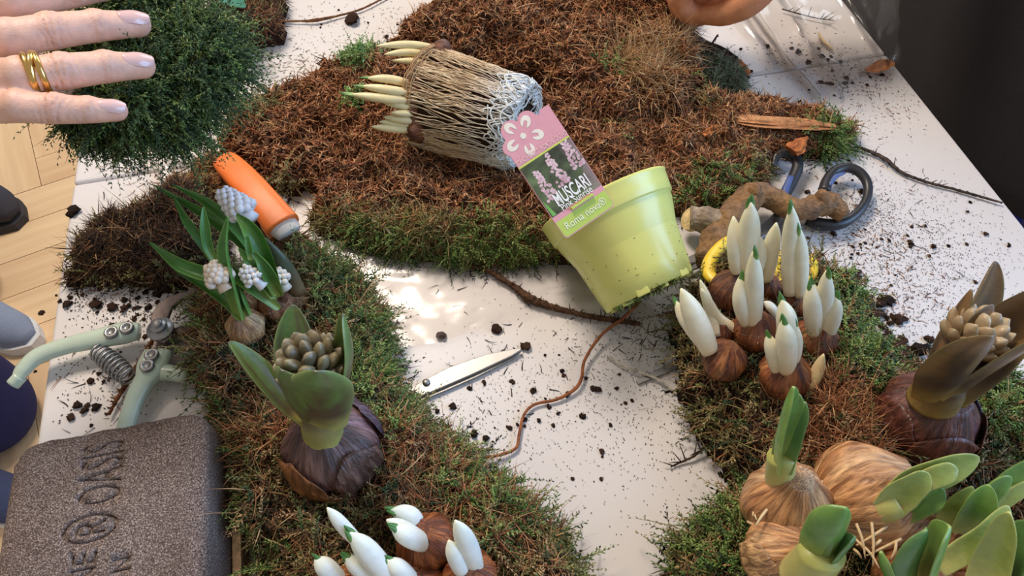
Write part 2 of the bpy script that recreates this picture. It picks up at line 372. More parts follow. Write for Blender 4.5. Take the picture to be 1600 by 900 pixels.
def fronds_np(root, d, L, colr, M_=13, leaf=.004, curl=.35, droop=.1, R=.00045):
    """feathery moss stems with leaflets all along them"""
    n = len(root); d = unit(d); q = rng.normal(size=(n, 3)); u = unit(np.cross(d, q)); v = np.cross(d, u)
    c = curl*(u*rng.normal(size=(n, 1))+v*rng.normal(size=(n, 1))); c[:, 2] -= droop
    S = 4; V = np.zeros((n, 3*S+1, 3)); Lc = L[:, None]
    for k in range(S+1):
        t = k/S; p = root+Lc*(d*t+c*t*t)
        if k == S: V[:, 3*S] = p; break
        for j in range(3): a = 2*math.pi*j/3; V[:, 3*k+j] = p+R*(1-.5*t)*(u*math.cos(a)+v*math.sin(a))
    tri = []
    for k in range(S-1):
        for j in range(3): a = 3*k+j; b = 3*k+(j+1) % 3; tri += [(a, b, b+3), (a, b+3, a+3)]
    for j in range(3): tri.append((3*(S-1)+j, 3*(S-1)+(j+1) % 3, 3*S))
    m = 3*S+1; F = (np.array(tri)[None]+(np.arange(n)*m)[:, None, None]).reshape(-1, 3)
    Vs = [V.reshape(-1, 3)]; Fs = [F]; Cs = [np.repeat(colr*.8, m, axis=0)]; off = n*m
    t = (np.linspace(.12, 1, M_)[None]+rng.normal(size=(n, M_))*.02)[:, :, None]
    p = root[:, None]+Lc[:, None]*(d[:, None]*t+c[:, None]*t*t)
    tan = unit(d[:, None]+2*c[:, None]*t)
    side = np.where(np.arange(M_) % 2 == 0, 1., -1.)[None, :, None]*u[:, None]+.5*v[:, None]*rng.normal(size=(n, M_, 1))
    ld = unit(tan*.75+unit(side)*(1-.5*t)); ll = leaf*(1.15-.6*t)*(.7+.6*rng.random((n, M_, 1)))
    e1 = unit(np.cross(ld, rng.normal(size=(n, M_, 3)))); e2 = np.cross(ld, e1); w = ll*.2
    tip = p+ld*ll; mid = p+ld*ll*.35
    A = np.stack([p, mid+e1*w, mid-e1*w*.5+e2*w*.8, mid-e1*w*.5-e2*w*.8, tip], axis=2)   # n,M,5,3
    tl = np.array([(0, 1, 2), (0, 2, 3), (0, 3, 1), (1, 4, 2), (2, 4, 3), (3, 4, 1)])
    k = n*M_; Vs.append(A.reshape(-1, 3)); Fs.append((tl[None]+(np.arange(k)*5)[:, None, None]).reshape(-1, 3)+off)
    jit = .8+.4*rng.random((n, M_, 1)); Cs.append(np.repeat((colr[:, None]*jit).reshape(-1, 3), 5, axis=0))
    V = np.vstack(Vs); V[:, 2] = np.maximum(V[:, 2], T+.0004)
    return V, np.vstack(Fs), np.vstack(Cs)
def pick(p, n, jit=.15):
    c = p[rng.integers(0, len(p), n)]; return c*(1-jit+2*jit*rng.random((n, 1)))
def merge(lst):
    V = []; F = []; Cc = []; o = 0
    for v, f, c in lst: V.append(v); F.append(f+o); Cc.append(c); o += len(v)
    return np.vstack(V), np.vstack(F), np.vstack(Cc)
MATS = []
class Moss:
    def __init__(s, name, label, poly, hbase, hmax, edge, seed, scale=45, core=C(62, 44, 34), group=None, rough=.6, bumps=()):
        s.poly = np.array([P(x, y, hbase)[:2] for x, y in poly]); s.hmax = hmax; s.edge = edge; s.seed = seed; s.scale = scale; s.rough = rough
        s.bumps = [(np.array(P(x, y, hbase)[:2]), r, h) for x, y, r, h in bumps]
        s.mn = s.poly.min(0)-.004; s.mx = s.poly.max(0)+.004
        c = s.poly.mean(0); s.root = thing(name, label, 'moss', (c[0], c[1], T), group)
        MATS.append(s); s.f = []; s.g = []
        step = .0028; xs = np.arange(s.mn[0], s.mx[0], step); ys = np.arange(s.mn[1], s.mx[1], step)
        X, Y = np.meshgrid(xs, ys); H = s.h(X.ravel(), Y.ravel()); nx = len(xs); ny = len(ys)
        V = np.stack([X.ravel(), Y.ravel(), T+np.maximum(H, .0003)], 1)
        i = (np.arange(ny-1)[:, None]*nx+np.arange(nx-1)[None]).ravel()
        keep = (H[i] > 0) | (H[i+1] > 0) | (H[i+nx] > 0) | (H[i+nx+1] > 0); i = i[keep]
        F = np.vstack([np.stack([i, i+1, i+nx+1], 1), np.stack([i, i+nx+1, i+nx], 1)])
        used = np.unique(F); mp = np.zeros(len(V), int); mp[used] = np.arange(len(used))
        cn = .7+.6*fbm(V[used, 0], V[used, 1], 160, s.seed+5)
        np_mesh('mat_body', V[used], mp[F], np.array(core)[None]*cn[:, None], M['soil'], s.root, WL[s.root.name], True)
    def h(s, x, y):
        x = np.asarray(x, float); y = np.asarray(y, float)
        A = s.poly; B = np.roll(A, -1, 0); inside = np.zeros(x.shape, bool); dist = np.full(x.shape, 9.)
        for a, b in zip(A, B):
            cr = ((a[1] > y) != (b[1] > y)) & (x < (b[0]-a[0])*(y-a[1])/((b[1]-a[1]) if b[1] != a[1] else 1e-9)+a[0]); inside ^= cr
            e = b-a; t = np.clip(((x-a[0])*e[0]+(y-a[1])*e[1])/(e @ e+1e-12), 0, 1)
            dist = np.minimum(dist, np.hypot(x-a[0]-t*e[0], y-a[1]-t*e[1]))
        sd = np.where(inside, dist, -dist)+(.5-fbm(x, y, 90, s.seed+9))*.014
        k = np.clip(sd/s.edge, 0, 1); k = np.sqrt(np.clip(1-(1-k)**2, 0, 1))
        H = s.hmax*(1-s.rough*.5+s.rough*fbm(x, y, s.scale, s.seed))
        H = H+(fbm(x, y, 150, s.seed+3)-.5)*.014+(fbm(x, y, s.scale*1.6, s.seed+7)-.5)*.022*min(1, s.hmax/.03)
        for c, r, hh in s.bumps: H = H+hh*np.exp(-((x-c[0])**2+(y-c[1])**2)/(r*r))
        return np.where(sd > 0, np.maximum(H, .002)*k, 0)
    def sample(s, n, region=None, rim=False):
        out = []; need = n
        for _ in range(12):
            m = n*3
            if region:
                cs = np.array([list(P(x, y, .02)[:2])+[r] for x, y, r in region]); w = cs[:, 2]**2; idx = rng.choice(len(cs), m, p=w/w.sum())
                a = rng.random(m)*2*np.pi; r = np.sqrt(rng.random(m))*cs[idx, 2]*(.6+.4*rng.random(m)); x = cs[idx, 0]+r*np.cos(a); y = cs[idx, 1]+r*np.sin(a)
            else: x = rng.uniform(s.mn[0], s.mx[0], m); y = rng.uniform(s.mn[1], s.mx[1], m)
            h = s.h(x, y); ok = h > .0006
            if rim: ok &= h < s.hmax*.8
            out.append(np.stack([x, y, h], 1)[ok]); need -= ok.sum()
            if need <= 0: break
        p = np.vstack(out)[:n]; e = .002
        gx = (s.h(p[:, 0]+e, p[:, 1])-s.h(p[:, 0]-e, p[:, 1]))/(2*e); gy = (s.h(p[:, 0], p[:, 1]+e)-s.h(p[:, 0], p[:, 1]-e))/(2*e)
        nn = unit(np.stack([-gx, -gy, np.ones(len(p))], 1)); p[:, 2] += T
        return p, nn
    def fib(s, n, p_, L=(.006, .018), R=(.0003, .0007), lift=.3, curl=.5, region=None, rim=False, droop=.15, S=3):
        p, nn = s.sample(n, region, rim); n = len(p)
        if n == 0: return s
        r = rng.normal(size=(n, 3)); tg = unit(r-nn*(r*nn).sum(1, keepdims=True))
        d = tg+nn*(lift*(.2+1.2*rng.random((n, 1))))
        s.f.append(fibres_np(p-d*.001, d, rng.uniform(*L, n), rng.uniform(*R, n), pick(p_, n), curl, droop, S)); return s
    def frd(s, n, p_, L=(.012, .03), region=None, rim=False, lift=.5, leaf=.0042, M_=13, droop=.3):
        p, nn = s.sample(n, region, rim); n = len(p)
        if n == 0: return s
        r = rng.normal(size=(n, 3)); tg = unit(r-nn*(r*nn).sum(1, keepdims=True)); d = tg+nn*(lift*(.3+rng.random((n, 1))))
        s.g.append(fronds_np(p-nn*.001, d, rng.uniform(*L, n), pick(p_, n), M_, leaf, .35, droop)); return s
    def done(s):
        if s.f: v, f, c = merge(s.f); tag(np_mesh('fibres', v, f, c, M['fibre'], s.root, WL[s.root.name]), kind='stuff')
        if s.g: v, f, c = merge(s.g); tag(np_mesh('fronds', v, f, c, M['moss'], s.root, WL[s.root.name]), kind='stuff')
        return s.root
def surf(x, y):
    h = 0.0
    for m in MATS:
        if m.mn[0] <= x <= m.mx[0] and m.mn[1] <= y <= m.mx[1]: h = max(h, float(m.h(np.array([x]), np.array([y]))[0]))
    return h

# upturned brown mats in the middle of the table
m = Moss('moss_mat', 'broad upturned moss mat, russet fibrous underside up, under the lime pot and the root ball',
         [(335, 225), (365, 185), (430, 150), (520, 105), (590, 85), (700, 110), (850, 150), (960, 190), (1010, 280), (960, 370), (900, 405), (850, 400), (760, 402), (690, 398), (600, 385), (520, 365), (488, 335), (500, 292), (440, 285), (395, 270)],
         .01, .024, .022, 1, 38, C(64, 40, 28))
m.fib(25000, BROWN, (.003, .010), (.0004, .0010), .22, .6); m.fib(5000, DARKB, (.004, .012), lift=.3); m.fib(1500, TAN, (.005, .016), (.0002, .0006), .4)
m.fib(160, TAN, (.014, .030), (.0002, .0005), .2, .7)
m.fib(2400, OLIVE, region=[(470, 350, .03), (540, 360, .03), (620, 365, .035), (700, 380, .03), (790, 385, .03), (860, 395, .02)], lift=.5)
m.frd(420, GREEN, region=[(560, 375, .025), (640, 385, .02), (720, 390, .02), (800, 392, .02)], rim=True, L=(.01, .022)); m.frd(160, GREEN, region=[(760, 380, .03), (850, 385, .02)], L=(.01, .02))
m.frd(240, PALEG, region=[(560, 75, .02), (560, 95, .018)], lift=1.0, L=(.012, .024)); m.frd(60, PALEG, region=[(555, 160, .012)], L=(.008, .014)); m.frd(200, OLIVE, region=[(400, 130, .025), (390, 170, .025), (440, 280, .015)], L=(.014, .03))
m.done()
m = Moss('moss_mat', 'thick upturned moss mat with loose brown fibres behind the upturned root ball',
         [(600, 70), (640, 30), (690, -5), (760, -60), (900, -120), (1060, -120), (1085, -10), (1085, 70), (1095, 140), (1070, 185), (990, 200), (900, 190), (830, 120), (700, 95)],
         .02, .042, .025, 21, 34, C(66, 42, 28))
m.fib(22000, BROWN, (.003, .010), (.0004, .0010), .22, .6); m.fib(4200, DARKB, (.004, .012)); m.fib(2600, TAN, (.005, .018), (.0002, .0006), .5); m.fib(140, TAN, (.014, .030), (.0002, .0005), .2, .7)
m.fib(1200, TAN, (.012, .03), (.0002, .0005), .8, .8, region=[(1000, 120, .03), (1050, 90, .025), (1010, 150, .025)])
m.frd(50, GREEN, region=[(960, 130, .02), (1060, 135, .014)], L=(.01, .02)); m.done()
m = Moss('moss_mat', 'flat upturned moss mat holding a long splinter of orange bark, beside the black scissors',
         [(860, 190), (950, 165), (1050, 165), (1110, 145), (1180, 152), (1260, 170), (1335, 195), (1325, 225), (1270, 238), (1215, 236), (1195, 280), (1130, 312), (1075, 325), (1020, 310), (960, 280), (900, 250)],
         .01, .021, .02, 33, 40, C(66, 44, 32))
m.fib(16000, BROWN, (.003, .011), (.0004, .0010), .22, .6); m.fib(5500, DARKB, (.004, .013)); m.fib(1500, TAN, (.006, .018), (.0003, .0007), .4); m.fib(110, TAN, (.014, .030), (.0002, .0005), .2, .7)
m.frd(170, GREEN, region=[(1305, 205, .016), (1290, 235, .014)], L=(.014, .03), lift=.9); m.frd(220, GREEN, region=[(970, 195, .016), (1130, 290, .03), (1090, 300, .02), (1180, 275, .02)], L=(.008, .02)); m.frd(100, OLIVE, region=[(1100, 160, .02), (1180, 240, .02)], L=(.01, .02))
m.done()
m = Moss('moss_clump', 'small grey green moss tuft lying under a dark stick by the clear film',
         [(1078, 110), (1120, 92), (1160, 110), (1165, 140), (1120, 150), (1085, 140)], .008, .014, .012, 41, 60, C(70, 70, 54))
m.fib(1800, GREYG, (.006, .016), (.0002, .0005), .8, .8); m.frd(160, GREYG, L=(.01, .022)); m.frd(40, GREEN, L=(.008, .018)); m.done()
m = Moss('moss_clump', 'dark brown moss clump lying near the orange handle, crumbly earth along its edge',
         [(118, 400), (155, 352), (215, 332), (280, 298), (320, 295), (340, 340), (345, 415), (315, 432), (265, 440), (205, 436), (150, 432), (112, 428)], .01, .026, .02, 51, 45, C(46, 34, 28))
m.fib(9000, DARKB*.5, (.005, .014), (.0002, .0006), .4, .8); m.fib(1200, BROWN*.7, (.005, .012), (.0003, .0007), .4); m.fib(160, TAN, (.01, .02), (.0002, .0004), .4, .9); m.frd(260, OLIVE, L=(.01, .02), rim=True); m.done()
m = Moss('moss_scrap', 'ragged brown moss scrap tucked against the orange handle',
         [(262, 292), (300, 262), (342, 238), (372, 262), (395, 300), (425, 340), (455, 362), (478, 372), (470, 392), (435, 392), (405, 350), (370, 318), (320, 302)], .004, .010, .012, 61, 60, C(70, 48, 34))
m.fib(2600, BROWN, (.004, .010), (.0002, .0006), .4, .7); m.fib(500, TAN, (.006, .014), (.0002, .0005), .5); m.fib(500, OLIVE, (.006, .016)); m.done()
m = Moss('moss_clump', 'moss clump with a brown earthy side behind the held moss, teal leaf on it',
         [(330, -40), (440, -60), (440, 20), (436, 52), (400, 62), (350, 50)], .01, .032, .015, 71, 45, C(50, 36, 28))
m.fib(3000, BROWN, (.005, .014)); m.fib(2200, DARKB); m.fib(600, OLIVE); m.done()
# planted arrangements
m = Moss('moss_bed', 'long moss bed planted with grape hyacinths, a dark hyacinth and pale crocus bulbs',
         [(318, 470), (350, 445), (430, 425), (480, 398), (535, 425), (580, 475), (606, 530), (618, 600), (645, 650), (690, 690), (760, 745), (830, 800), (880, 850), (900, 920), (900, 1100), (470, 1100), (425, 900), (385, 830), (362, 780), (348, 700), (342, 640), (305, 590), (312, 530)],
         .012, .036, .024, 81, 40, C(48, 36, 26), bumps=[(520, 740, .05, .006)])
m.fib(8000, DARKB, (.005, .014), (.0003, .0007), .3, .9); m.fib(3200, OLIVE, (.006, .014), (.0002, .0005), .4, .9); m.fib(4500, BROWN, (.004, .012), (.0003, .0008), .3, .8)
m.fib(2600, BROWN, (.008, .022), (.0003, .0006), .6, .8, region=[(440, 690, .022), (350, 500, .02), (700, 770, .035), (640, 700, .02), (800, 830, .03), (560, 480, .02)])
m.fib(1500, TAN*.85, (.008, .022), (.0002, .0005), .5, .9); m.frd(500, TAN*.8, L=(.010, .024), lift=.4)
m.frd(1500, OLIVE, L=(.01, .022)); m.frd(1300, GREEN, region=[(540, 460, .03), (570, 500, .03), (600, 620, .03), (590, 560, .025), (640, 660, .025), (800, 790, .035), (740, 750, .03), (520, 420, .025)], L=(.01, .024))
m.frd(700, DEEPG, L=(.012, .028)); m.frd(420, GREEN, L=(.016, .036), rim=True, lift=.7, M_=18); m.frd(520, OLIVE, L=(.014, .032), rim=True, lift=.4, M_=17); m.done()
m = Moss('moss_bed', 'wide moss bed planted with white crocus shoots, a brown hyacinth and daffodil bulbs',
         [(1052, 505), (1075, 460), (1120, 430), (1200, 410), (1290, 425), (1335, 470), (1350, 540), (1385, 585), (1450, 585), (1535, 585), (1590, 630), (1660, 690), (1800, 1100), (1030, 1100), (1050, 900), (1065, 850), (1110, 800), (1160, 770), (1130, 720), (1095, 660), (1068, 580)],
         .012, .036, .02, 91, 40, C(44, 32, 26), bumps=[(1200, 560, .05, .006)])
m.fib(9500, DARKB, (.005, .014), (.0003, .0007), .3, .9); m.fib(3000, OLIVE, (.006, .014), (.0002, .0005), .4, .9); m.fib(4000, BROWN, (.004, .012), (.0003, .0008), .3, .8)
m.fib(2200, BROWN, (.008, .02), (.0003, .0005), .6, .9, region=[(1310, 680, .03), (1290, 650, .02), (1240, 700, .015)])
m.fib(1300, TAN*.85, (.008, .022), (.0002, .0005), .5, .9); m.frd(420, TAN*.8, L=(.010, .024), lift=.4)
m.frd(1300, OLIVE, L=(.01, .022)); m.frd(900, GREEN, region=[(1320, 480, .025), (1340, 560, .03), (1330, 600, .025), (1550, 640, .025), (1560, 690, .03), (1520, 600, .02)], L=(.01, .024)); m.frd(120, PALEG, region=[(1320, 470, .016), (1550, 620, .02)], L=(.01, .02))
m.frd(800, DEEPG, L=(.012, .026)); m.frd(300, GREEN, region=[(1110, 840, .035)], L=(.012, .024)); m.frd(620, OLIVE, L=(.014, .032), rim=True, lift=.5, M_=17); m.done()
# the moss held in the air
def held_moss():
    c = P(206, 100, .160); root = thing('moss_clump', 'shaggy green moss clump held up under the ringed hand', 'moss', c)
    Mx = Matrix.Rotation(math.radians(-8), 3, 'Y') @ Matrix.Rotation(math.radians(16), 3, 'X') @ Matrix.Rotation(math.radians(-28), 3, 'Z'); ns, nr = 40, 24; V = []; F = []
    for i in range(nr+1):
        ph = math.pi*i/nr
        for j in range(ns):
            a = 2*math.pi*j/ns; q = Vector((math.sin(ph)*math.cos(a), math.sin(ph)*math.sin(a), math.cos(ph)))
            r = 1+.42*mnoise.noise(q*1.7+Vector((3, 1, 7)))+.22*mnoise.noise(q*4.2)
            q2 = Vector((math.copysign(abs(q.x)**.8, q.x), math.copysign(abs(q.y)**.8, q.y), q.z)); V.append(c+Mx @ Vector((q2.x*.052*r, q2.y*.046*r, q2.z*.018*r)))
    for i in range(nr):
        for j in range(ns): a = i*ns+j; b = i*ns+(j+1) % ns; F += [(a, a+ns, b+ns), (a, b+ns, b)]
    V = np.array([list(q) for q in V]); F = np.array(F)
    np_mesh('mat_body', V, F, np.tile(np.array(C(66, 58, 40)), (len(V), 1)), M['soil'], root, c, True)
    A = V[F[:, 0]]; B = V[F[:, 1]]; D = V[F[:, 2]]; nrm = np.cross(B-A, D-A); ar = np.linalg.norm(nrm, axis=1); nrm = unit(nrm)
    def smp(n):
        i = rng.choice(len(F), n, p=ar/ar.sum()); r1 = np.sqrt(rng.random((n, 1))); r2 = rng.random((n, 1)); return A[i]*(1-r1)+B[i]*r1*(1-r2)+D[i]*r1*r2, nrm[i]
    L = []
    DK = np.vstack([DEEPG, GREEN, DEEPG])
    p, n_ = smp(5000); L.append(fibres_np(p, n_*.3+rng.normal(size=p.shape)*.35+np.array((.7, -.45, -.1)), rng.uniform(.006, .02, len(p)), rng.uniform(.0002, .0005, len(p)), pick(DK, len(p)), .5, .1))
    p, n_ = smp(3000); k = (p[:, 0] > c.x+.03); p, n_ = p[k], n_[k]; L.append(fibres_np(p, n_+rng.normal(size=p.shape)*.4+np.array((.5, 0, .2)), rng.uniform(.008, .022, len(p)), rng.uniform(.0002, .0005, len(p)), pick(DK, len(p)), .5, .2))
    v, f, cc = merge(L); tag(np_mesh('fibres', v, f, cc, M['fibre'], root, c), kind='stuff')
    p, n_ = smp(3400); g = [fronds_np(p, n_*.35+rng.normal(size=p.shape)*.25+np.array((.7, -.45, -.1)), rng.uniform(.014, .036, len(p)), pick(DK, len(p)), 18)]
    p, n_ = smp(2400); k = (p[:, 0]+.3*p[:, 1] > c.x+.3*c.y+.03); p, n_ = p[k], n_[k]
    g.append(fronds_np(p, n_+rng.normal(size=p.shape)*.35+np.array((.5, 0, 0)), rng.uniform(.012, .03, len(p)), pick(DK, len(p))))
    v, f, cc = merge(g); tag(np_mesh('fronds', v, f, cc, M['moss'], root, c), kind='stuff')
held_moss()

# ------------------------------------------------------------------ floral foam brick
def text_mesh(body, size, extrude, align='CENTER', scale=(1, 1), offset=0.0):
    cu = bpy.data.curves.new('t', 'FONT'); cu.body = body; cu.size = size; cu.extrude = extrude; cu.align_x = align; cu.align_y = 'CENTER'; cu.resolution_u = 4; cu.offset = offset
    o = bpy.data.objects.new('t', cu); col.objects.link(o); dg = bpy.context.evaluated_depsgraph_get(); dg.update()
    me = bpy.data.meshes.new_from_object(o.evaluated_get(dg)); bpy.data.objects.remove(o)
    me.transform(Matrix.Diagonal((scale[0], scale[1], 1, 1))); return me
BH = .062
bTL = P(20, 692, BH); bTR = P(322, 634, BH); bx_ = (bTR-bTL); bw = bx_.length; bx_ = bx_.normalized(); by_ = Vector((-bx_.y, bx_.x, 0)); bl = .235
bc = (bTL+bTR)/2-by_*(bl/2); bc.z = T
def foam_brick():
    root = thing('foam_brick', 'dark grey floral foam brick stamped with lettering beside the secateurs', 'foam brick', bc)
    bm = bmesh.new(); nx, ny, nz = 30, 60, 20; V = {}
    # rounded, slightly crumbly block made from a superellipse
    def pt(u, v, w):
        def rr(a, half, r):   # pull corners round
            return a
        x, y, z = u*bw/2, v*bl/2, w*BH/2; r = .013; q = Vector((x, y, z)); c = Vector((max(-bw/2+r, min(bw/2-r, x)), max(-bl/2+r, min(bl/2-r, y)), max(-BH/2+.006, min(BH/2-.006, z))))
        d = q-c; rr_ = Vector((d.x/r, d.y/r, d.z/.006)); L = rr_.length
        if L > 1: rr_ /= L; q = c+Vector((rr_.x*r, rr_.y*r, rr_.z*.006))
        return q
    def side(f, na, nb):
        g = [[bm.verts.new(pt(*f(-1+2*i/na, -1+2*j/nb))) for j in range(nb+1)] for i in range(na+1)]
        for i in range(na):
            for j in range(nb): bm.faces.new((g[i][j], g[i+1][j], g[i+1][j+1], g[i][j+1]))
    S = lambda t: math.copysign(1-(1-abs(t))**1.6, t)
    side(lambda a, b: (S(a), S(b), 1), 28, 40); side(lambda a, b: (S(b), S(a), -1), 40, 28)
    side(lambda a, b: (1, S(a), S(b)), 40, 14); side(lambda a, b: (-1, S(b), S(a)), 14, 40)
    side(lambda a, b: (S(b), 1, S(a)), 14, 28); side(lambda a, b: (S(a), -1, S(b)), 28, 14)
    bmesh.ops.remove_doubles(bm, verts=bm.verts, dist=1e-5); bmesh.ops.recalc_face_normals(bm, faces=bm.faces)
    # the ragged lip along the far edge
    for v in bm.verts:
        if v.co.y > bl/2-.012 and v.co.z > BH/2-.012: v.co.z -= .0035*max(0, mnoise.noise(Vector((v.co.x*140, v.co.y*200, 0))))+.001; v.co.y += .0012*mnoise.noise(Vector((v.co.x*260, 3, 0)))
        v.co += Vector((mnoise.noise(v.co*180), mnoise.noise(v.co*180+Vector((9, 9, 9))), 0))*.0004
    me = bpy.data.meshes.new('block'); bm.to_mesh(me); bm.free()
    for p in me.polygons: p.use_smooth = True
    o = link('block', me, M['foam'], root, bc+Vector((0, 0, BH/2))); o.rotation_euler = (0, 0, math.atan2(bx_.y, bx_.x))
    # stamped letters read along the block; cut 1.6 mm deep
    cut = bmesh.new()
    def stamp(body, size, lx, ly, sc):
        tm = text_mesh(body, size, .0022, scale=sc); tm.transform(Matrix.Translation((lx, ly, BH/2)) @ Matrix.Rotation(math.pi/2, 4, 'Z')); cut.from_mesh(tm)
    a = -bw/2
    stamp('OASIS', .022, a+.052, bl/2-.0290, (.64, 1.5)); 
    stamp('®', .03, a+.050, bl/2-.0600, (.72, 1.35)); stamp('LINE', .018, a+.047, bl/2-.087, (.8, 1.05)); stamp('N', .014, a+.066, bl/2-.083, (.8, 1.0))
    cm = bpy.data.meshes.new('cutter'); cut.to_mesh(cm); cut.free()
    co = bpy.data.objects.new('cutter', cm); col.objects.link(co); co.matrix_world = Matrix.Translation(bc+Vector((0, 0, BH/2))) @ Matrix.Rotation(math.atan2(bx_.y, bx_.x), 4, 'Z')
    md = o.modifiers.new('cut', 'BOOLEAN'); md.operation = 'DIFFERENCE'; md.object = co; md.solver = 'EXACT'; md.use_self = True
    bpy.context.view_layer.update(); dg = bpy.context.evaluated_depsgraph_get(); nm = bpy.data.meshes.new_from_object(o.evaluated_get(dg)); o.modifiers.clear()
    if len(nm.polygons) > 200: o.data = nm
    bpy.data.objects.remove(co)
foam_brick()
sl = MB(); e0 = bc+bx_*(bw/2+.0035)+by_*(bl/2-.052); e1 = bc+bx_*(bw/2+.0035)-by_*(bl/2+.02); mid = (e0+e1)/2
sl.box(mid+Vector((0, 0, .009)), (e1-e0)/2, bx_*.0026, Vector((0, 0, .009)), C(170, 140, 108)); tag(sl.build('wooden_slat', M['wood'], bevel=.0006), 'thin wooden slat standing on edge along the foam brick', 'wooden slat')

# ------------------------------------------------------------------ lime pot
def plant_pot():
    ax = Vector((-.43, .80, .42)).normalized()          # from base to opening
    rb, rr, H = .0335, .0465, .073
    b0 = P(1014, 456, .0315); root = thing('plant_pot', 'empty lime green plastic plant pot tipped onto its side', 'plant pot', (b0.x, b0.y, T))
    mb = MB(); rw = lambda h: rb+(rr-.003-rb)*h/H
    out = [(0, rb-.0012), (.001, rb), (.015, rw(.015)), (.03, rw(.03)), (.045, rw(.045)), (H-.0175, rw(H-.0175)), (H-.0165, rw(H-.0165)), (H-.0163, rw(H-.0163)+.0006), (H-.0160, rr-.0008), (H-.0150, rr-.0004), (H-.009, rr+.0003), (H-.002, rr+.0012), (H-.0005, rr+.0018), (H, rr+.001)]
    inn = [(H-.001, rr-.0006), (H-.02, rr-.0026), (.03, rw(.03)-.0012), (.004, rb-.0016), (.0036, .0005)]
    mb.lathe(b0, ax, out+inn, 56, cap=False); mb.build('pot_wall', M['lime'], root)
    bt = MB(); bt.lathe(b0, ax, [(.0036, rb-.001), (.0022, rb-.001), (.0022, .0135), (.0004, .0125), (.0004, .0005)], 40, cap=False)
    bt.build('pot_base', M['lime'], root)
    u = ax.orthogonal().normalized(); w = ax.cross(u)
    for k in range(6):
        a = k*math.pi/3+.35; d = u*math.cos(a)+w*math.sin(a); t = w*math.cos(a)-u*math.sin(a)
        f = MB(); f.box(b0+d*(rb*.80)-ax*.0002, d*.0048, t*.0012, ax*.0022); f.build('base_rib', M['lime'], root)
        q = MB(); a += math.pi/6; d = u*math.cos(a)+w*math.sin(a); t = w*math.cos(a)-u*math.sin(a); q.box(b0+d*(rb*.90)+ax*.0014, d*.0036, t*.0045, ax*.0026); q.build('drain_notch', M['lime'], root, bevel=.0008)
    g = []
    for k in range(420):
        a = rnd.random()*6.283; r = rb*math.sqrt(rnd.random())*.98; g.append(b0-ax*.0004+(u*math.cos(a)+w*math.sin(a))*r)
    g = np.array([list(q) for q in g]); dd = rng.normal(size=g.shape); v, f, c = fibres_np(g, dd, rng.uniform(.002, .007, len(g)), rng.uniform(.0003, .0007, len(g)), pick(np.vstack([DARKB, GREEN, GREEN]), len(g)))
    tag(np_mesh('clinging_moss', v, f, c, M['fibre'], root, WL[root.name]), kind='stuff')
    # soil specks on the wall
    sp = []
    for k in range(110):
        a = rnd.random()*6.283; h = .004+rnd.random()*.05; sp.append(b0+ax*h+(u*math.cos(a)+w*math.sin(a))*(rw(h)+.0001))
    sp = np.array([list(q) for q in sp]); v, f, c = fibres_np(sp, rng.normal(size=sp.shape), rng.uniform(.0004, .0014, len(sp)), rng.uniform(.0002, .0005, len(sp)), pick(DARKB, len(sp)))
    tag(np_mesh('soil_specks', v, f, c, M['soil'], root, WL[root.name]), kind='stuff')
    return b0, ax, H, rr
pot_b, pot_ax, pot_H, pot_r = plant_pot()

